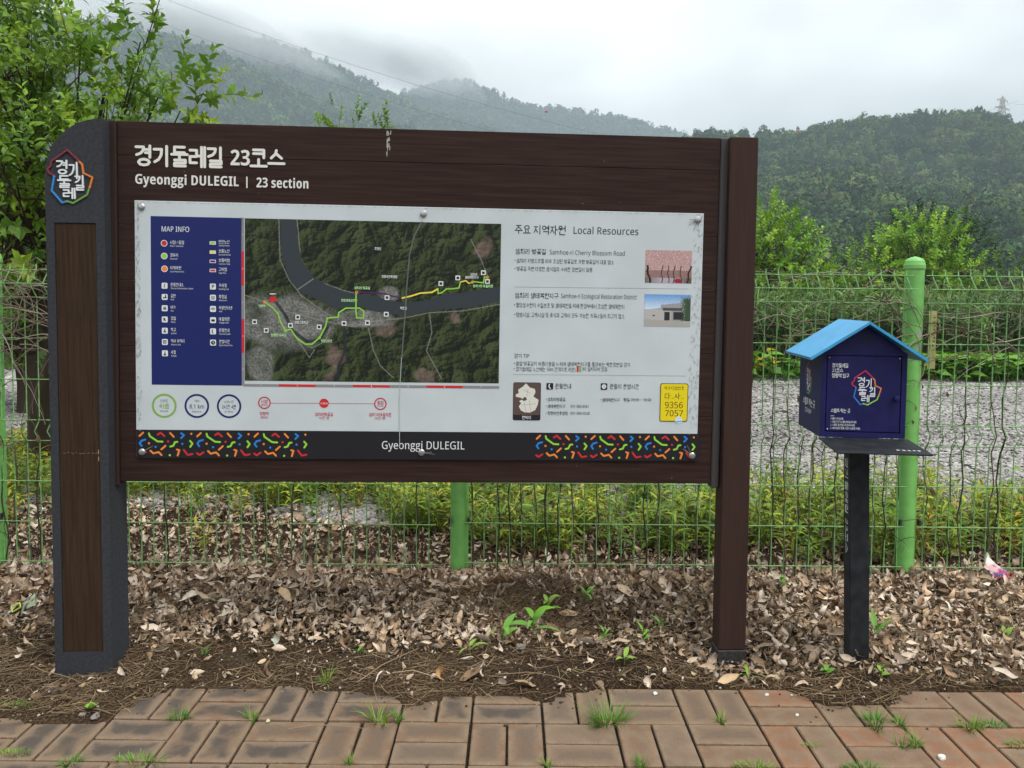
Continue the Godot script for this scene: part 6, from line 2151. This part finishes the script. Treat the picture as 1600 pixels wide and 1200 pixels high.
func build_hill(label: String, crest: Array, far: float, near: float, bump: float, crowns: Array, count: int, size: float, tones: Array, seed_: int, forest: String) -> void:
	var x0: float = crest[0]
	var x1: float = crest[-2]
	var g := Geo.new()
	var nx := 90
	var nz := 34
	for b in nz + 1:
		var z := -lerpf(near, far * 1.3, float(b) / nz)
		for a in nx + 1:
			var x := lerpf(x0, x1, float(a) / nx)
			g.vert(Vector3(x, hill_y(crest, x, far, near, z, bump, seed_) - 0.5, z), Vector3.UP, Color(0.03, 0.055, 0.02), Vector2(x, z))
	for b in nz:
		for a in nx:
			var k := b * (nx + 1) + a
			g.i.append_array([k, k + nx + 1, k + 1, k + 1, k + nx + 1, k + nx + 2])
	var st := SurfaceTool.new()
	st.create_from(g.mesh(), 0)
	st.generate_normals()
	var o := put("hill", st.commit(), M.far)
	tag(o, label, "hill", "", "structure")
	rng.seed = seed_
	var at := []
	var cols := []
	for c in crowns:
		at.append([])
		cols.append([])
	for k in count:
		var t := pow(rng.randf(), 0.75)
		var z := -lerpf(near, far * 1.03, t)
		if k < count / 9:
			z = -far * ran(0.97, 1.01)
		# keep to what the valley shows of the flank
		var x := ran(x0, x1)
		var y := hill_y(crest, x, far, near, z, bump, seed_)
		var v := rng.randi() % crowns.size()
		var s := size * lerpf(0.5, 1.45, pow(rng.randf(), 1.4))
		var tall := ran(0.85, 1.35) * (1.25 if v == crowns.size() - 1 else 1.0)
		at[v].append(Transform3D(Basis.from_euler(Vector3(ran(-0.1, 0.1), ran(0, TAU), ran(-0.1, 0.1))).scaled(Vector3(s, s * tall, s)), Vector3(x, y + s * 0.25, z)))
		cols[v].append(tones[rng.randi() % tones.size()] * (1.0 + 0.5 * broad.get_noise_2d(x * 3.0, z * 3.0)) * ran(0.8, 1.2))
	for v in crowns.size():
		tag(spread("hillside_forest", crowns[v], M.far, at[v], cols[v]), forest, "forest", "", "stuff")


# crown of a far tree: leaf clusters over lobes, open at the rim
func far_crown(seed_: int, clusters: int, pointed: float, fine := 0.085) -> ArrayMesh:
	rng.seed = seed_
	var g := Geo.new()
	var lobes := []
	for k in 7:
		var a := ran(0, TAU)
		lobes.append([Vector3(cos(a) * ran(0.1, 0.6) * (1.0 - pointed * 0.4), ran(-0.45, 0.65), sin(a) * ran(0.1, 0.6) * (1.0 - pointed * 0.4)), ran(0.3, 0.52)])
	for k in clusters:
		var l: Array = lobes[rng.randi() % 7]
		var d := Vector3(ran(-1, 1), ran(-0.7, 1), ran(-1, 1)).normalized()
		var p: Vector3 = l[0] + d * l[1] * ran(0.8, 1.12)
		if pointed > 0.0:
			var shrink := clampf(1.0 - (p.y + 0.6) / 1.7 * pointed, 0.12, 1.0)
			p.x *= shrink * 1.2
			p.z *= shrink * 1.2
		var s := fine * ran(0.7, 1.4)
		var nn := (d + Vector3(ran(-0.5, 0.5), ran(-0.2, 0.7), ran(-0.5, 0.5))).normalized()
		var r := nn.cross(Vector3(ran(-1, 1), ran(-1, 1), ran(-1, 1))).normalized() * s
		var f := nn.cross(r.normalized()) * s
		var tone := ran(0.75, 1.2)
		var c := Color(tone, tone, tone)
		var q := g.v.size()
		for e: Vector3 in [p - r, p + f * ran(0.5, 1.0), p + r * ran(0.6, 1.1), p - f * ran(0.5, 1.0)]:
			g.vert(e + nn * ran(-0.03, 0.03), (d * 0.75 + nn * 0.35).normalized(), c, Vector2.ZERO)
		g.i.append_array([q, q + 1, q + 2, q, q + 2, q + 3])
	return g.mesh()


func build_hills() -> void:
	var near_crowns := [far_crown(900, 700, 0.0), far_crown(901, 700, 0.0), far_crown(902, 640, 0.35), far_crown(903, 700, 0.0), far_crown(904, 560, 0.85)]
	var far_crowns := [far_crown(910, 110, 0.0, 0.17), far_crown(911, 110, 0.0, 0.17), far_crown(912, 110, 0.6, 0.17)]
	# the wooded hill behind the stamp box; x and height in metres
	var d := 430.0
	build_hill("dark green wooded hill rising behind the stamp box", crest_of([200, 440, 700, 300, 900, 262, 1040, 238, 1090, 222, 1180, 219, 1240, 214, 1290, 205, 1400, 194, 1460, 191, 1510, 186, 1535, 190, 1552, 212, 1580, 212, 1600, 200, 1700, 170, 1900, 140, 2100, 130], d), d, 120.0, 16.0, near_crowns, 13500, 4.6, [Color(0.035, 0.075, 0.024), Color(0.07, 0.13, 0.033), Color(0.026, 0.058, 0.022), Color(0.11, 0.155, 0.048), Color(0.052, 0.1, 0.038)], 920, "mixed woodland covering the dark hill behind the stamp box")
	d = 800.0
	build_hill("misty wooded spur above the dark column", crest_of([-300, 30, 0, 40, 150, 52, 240, 66, 275, 72, 300, 88, 350, 100, 375, 112, 420, 135, 480, 165, 560, 195, 640, 215, 760, 250, 900, 290, 1100, 330], d), d, 330.0, 25.0, far_crowns, 12000, 7.0, [Color(0.03, 0.07, 0.024), Color(0.08, 0.15, 0.045), Color(0.05, 0.1, 0.033)], 930, "misty woodland on the spur above the dark column")
	d = 1080.0
	build_hill("misty wooded mountain flank behind the middle of the board, its top in cloud", crest_of([-200, 70, 0, 60, 200, 62, 330, 66, 430, 82, 480, 98, 550, 128, 587, 149, 610, 158, 662, 185, 692, 193, 800, 225, 950, 262, 1200, 320], d), d, 520.0, 40.0, far_crowns, 12000, 8.0, [Color(0.03, 0.07, 0.025), Color(0.08, 0.145, 0.045), Color(0.045, 0.095, 0.033)], 940, "misty woodland on the cloud-capped mountain flank")
	d = 1380.0
	build_hill("hazy far ridge running down behind the board's top edge", crest_of([300, 230, 450, 200, 600, 164, 660, 150, 700, 141, 715, 139, 737, 142, 775, 157, 797, 169, 850, 178, 925, 186, 981, 197, 1040, 214, 1120, 235, 1300, 260, 1700, 300], d), d, 800.0, 40.0, far_crowns, 11000, 9.0, [Color(0.03, 0.065, 0.025), Color(0.075, 0.13, 0.042), Color(0.042, 0.085, 0.032)], 950, "hazy woodland on the far ridge")


# sight angles of a skyline (measured on the place, 1235 units to one radius) laid out as metres at a distance
func crest_of(list: Array, d: float) -> Array:
	var out := []
	for k in range(0, list.size(), 2):
		out.append((list[k] - 800.0) / 1235.0 * d)
		out.append(1.4 + (465.0 + (list[k] - 800.0) * 0.0096 - list[k + 1]) / 1235.0 * d - 3.0)
	return out


func pylon(at: Vector3, high: float, label: String, tone: Color) -> void:
	var root := thing("power_pylon", at, 0.5)
	tag(root, label, "pylon", "power pylons")
	var g := Geo.new()
	var foot := high * 0.12
	var head := high * 0.035
	var r := high * 0.006
	var corner := func(t: float, k: int) -> Vector3:
		var w := lerpf(foot, head, minf(1.0, t * 1.25))
		return Vector3(w * (1 if k in [0, 1] else -1), high * t, w * (1 if k in [1, 2] else -1))
	for k in 4:
		g.tube([corner.call(0.0, k), corner.call(0.8, k), corner.call(0.9, k), Vector3(0, high, 0)], [r, r * 0.8, r * 0.7, r * 0.5], 5, tone)
		for s in 9:
			var t0 := s * 0.1
			g.tube([corner.call(t0, k), corner.call(t0 + 0.1, (k + 1) % 4)], [r * 0.55], 4, tone)
			g.tube([corner.call(t0 + 0.1, k), corner.call(t0, (k + 1) % 4)], [r * 0.55], 4, tone)
	obj("tower", g, M.stone, root)
	for a: Array in [[0.56, 0.24], [0.72, 0.28], [0.9, 0.2]]:
		g = Geo.new()
		for s: float in [-1.0, 1.0]:
			var tip := Vector3(s * high * a[1], high * a[0], 0)
			for z: float in [-1.0, 1.0]:
				g.tube([Vector3(0, high * a[0], z * head), tip], [r * 0.7], 4, tone)
				g.tube([Vector3(0, high * (a[0] + 0.05), z * head), tip], [r * 0.6], 4, tone)
			g.tube([tip, tip + Vector3(0, -high * 0.05, 0)], [r * 0.7], 4, tone * 0.6)
		obj("cross_arm", g, M.stone, root)


func cable(a: Vector3, b: Vector3, sag: float, r: float, label: String) -> MeshInstance3D:
	var g := Geo.new()
	var path := []
	for k in 25:
		var t := k / 24.0
		path.append(a.lerp(b, t) + Vector3.DOWN * sag * 4.0 * t * (1.0 - t))
	g.tube(path, [r], 4, Color(0.08, 0.08, 0.085))
	var o := obj("power_line", g, M.stone)
	tag(o, label, "power line", "power lines")
	return o


func build_lines() -> void:
	pylon(Vector3(260.5, 88, -428), 23.5, "small red and white lattice pylon on the crest of the wooded hill", Color(0.22, 0.11, 0.1))
	pylon(Vector3(-187, 96, -300), 34.0, "grey lattice pylon half hidden by the leaves at the top corner", Color(0.22, 0.23, 0.24))
	# conductors crossing the valley
	for c: Array in [
		[Vector3(272, 110, -432), Vector3(80, 60, -330), "power line from the hilltop pylon, topmost where it crosses the dark wood"], [Vector3(268, 106, -432), Vector3(70, 50, -330), "power line from the hilltop pylon, middle one across the dark wood"],
		[Vector3(264, 102, -432), Vector3(60, 42, -330), "power line from the hilltop pylon, lowest across the dark wood"], [Vector3(270, 108, -432), Vector3(420, 150, -520), "power line leaving the hilltop pylon away from the board"],
		[Vector3(-180, 130, -300), Vector3(40, 68, -330), "long power line sloping across the misty mountain, uppermost"], [Vector3(-184, 122, -300), Vector3(40, 58, -330), "long power line sloping across the misty mountain, middle"],
		[Vector3(-190, 116, -300), Vector3(40, 50, -330), "long power line sloping across the misty mountain, lowest"],
	]:
		cable(c[0], c[1], 5.0, 0.05, c[2])
	for b: Array in [[Vector3(13.0, 76.8, -324), "red marker ball on the power line above the board"], [Vector3(139.0, 83.5, -390), "red marker ball on the power line before the dark wood"]]:
		var g := Geo.new()
		var prof := []
		for k in 11:
			var a := -PI / 2 + PI * k / 10.0
			prof.append(Vector2(maxf(cos(a), 0.0) * 0.55, sin(a) * 0.55))
		g.lathe(prof, 16)
		g.tube([Vector3(-0.75, 0.02, 0), Vector3(0.75, -0.02, 0)], [0.08], 6)
		var o := obj("marker_ball", g, mat(0.55, 0.05, 0.03, 0.6))
		o.position = b[0]
		tag(o, b[1], "marker ball", "marker balls")


# ------------------------------------------------------------------ the overcast sky

func overcast() -> ImageTexture:
	var w := 1024
	var h := 512
	var im := Image.create(w, h, false, Image.FORMAT_RGBF)
	var f := FastNoiseLite.new()
	f.seed = 21
	f.frequency = 0.55
	f.fractal_octaves = 5
	f.fractal_gain = 0.52
	for y in h:
		var up := PI / 2 - PI * (y + 0.5) / h
		for x in w:
			var a := TAU * (x + 0.5) / w - PI
			var d := Vector3(sin(a) * cos(up), sin(up), -cos(a) * cos(up))
			var s := maxf(d.y, 0.0)
			var k := 1.0 / (s + 0.28)
			var n := f.get_noise_3d(d.x * k, 3.0, d.z * k) * 1.15
			var m := f.get_noise_3d(d.x * k * 3.1 + 9.0, 6.0, d.z * k * 3.1) * 0.6
			# layered cloud: about three times as bright overhead as at the horizon, as an overcast sky is
			var l := 0.345 * (1.0 + 2.6 * s)
			var c := Color(0.965, 1.0, 1.01) * l * (0.93 + 0.6 * n + 0.5 * m)
			if d.y < 0.0:
				c = Color(0.955, 1.0, 1.015) * 0.345 * lerpf(1.0, 0.25, clampf(-d.y * 5.0, 0, 1))
			im.set_pixel(x, y, c)
	return ImageTexture.create_from_image(im)


func _ready() -> void:
	# camera
	var cam := Camera3D.new()
	cam.name = "camera"
	cam.projection = Camera3D.PROJECTION_FRUSTUM
	cam.near = 0.1
	cam.far = 8000.0
	cam.size = 0.1 * 1200.0 / 1235.0
	cam.frustum_offset = Vector2(0, -70.0 / 1235.0 * 0.1)
	cam.position = Vector3(0, 1.4, 0)
	cam.rotation_degrees = Vector3(-3.0, 0, 0.55)
	add_child(cam)
	cam.current = true
	# sky and air
	var env := Environment.new()
	env.background_mode = Environment.BG_SKY
	var sky := Sky.new()
	var pan := PanoramaSkyMaterial.new()
	pan.panorama = overcast()
	sky.sky_material = pan
	env.sky = sky
	env.tonemap_mode = Environment.TONE_MAPPER_LINEAR
	env.tonemap_exposure = 2.08
	env.fog_enabled = true
	env.fog_density = 0.0006
	env.fog_light_color = Color(0.87, 0.95, 1.0)
	env.volumetric_fog_enabled = true
	env.volumetric_fog_density = 0.0
	env.sdfgi_enabled = true
	env.ssao_enabled = true
	env.ssil_enabled = true
	var we := WorldEnvironment.new()
	we.name = "world_environment"
	we.environment = env
	add_child(we)
	# the sun behind thick cloud
	var sun := DirectionalLight3D.new()
	sun.name = "sun"
	sun.light_energy = 0.5
	sun.light_angular_distance = 25.0
	sun.light_color = Color(1.0, 0.97, 0.93)
	sun.shadow_enabled = true
	sun.rotation_degrees = Vector3(-58, 48, 0)
	add_child(sun)

	rough.seed = 5
	rough.frequency = 0.05
	rough.fractal_octaves = 3
	broad.seed = 6
	broad.frequency = 0.01
	broad.fractal_octaves = 4
	font = SystemFont.new()
	font.font_names = PackedStringArray(["Droid Sans"])
	bold = SystemFont.new()
	bold.font_names = PackedStringArray(["Droid Sans"])
	bold.font_weight = 700
	rng.seed = 1
	build_materials()
	build_ground()
	rng.seed = 2
	build_paving()
	rng.seed = 3
	build_sign()
	rng.seed = 4
	build_stamp_box()
	rng.seed = 5
	build_fence()
	rng.seed = 6
	build_vines()
	build_hills()
	build_mist()
	build_trees()
	build_undergrowth()
	build_gravel()
	build_litter()
	build_small_plants()
	build_oddments()
	build_lines()


# cloud lying on the mountain's head
func build_mist() -> void:
	rng.seed = 960
	for k in 30:
		var t := rng.randf()
		var c := []
		if k < 10:       # over the saddle between flank and far ridge
			c = [lerpf(-260, -85, t) + ran(-15, 15), lerpf(372, 336, t) + ran(-12, 22), ran(-1180, -1320)]
		else:            # on the flank's head
			c = [lerpf(-520, -255, t) + ran(-20, 20), lerpf(338, 306, t) + ran(-14, 24), ran(-960, -1060)]
		c.append_array([ran(110, 250) * (1.1 - 0.4 * t), ran(30, 56) * (1.15 - 0.4 * t), ran(140, 240)])
		var f := FogVolume.new()
		f.name = numbered("cloud")
		f.shape = RenderingServer.FOG_VOLUME_SHAPE_ELLIPSOID
		f.size = Vector3(c[3], c[4], c[5])
		var m := FogMaterial.new()
		m.density = 0.0028
		m.albedo = Color(0.97, 0.99, 1.0)
		f.material = m
		add_child(f)
		f.position = Vector3(c[0], c[1], c[2])
		f.rotation.z = -0.3
		tag(f, "bank of low cloud hiding the top of the misty mountain", "cloud", "low cloud on the mountain", "stuff")
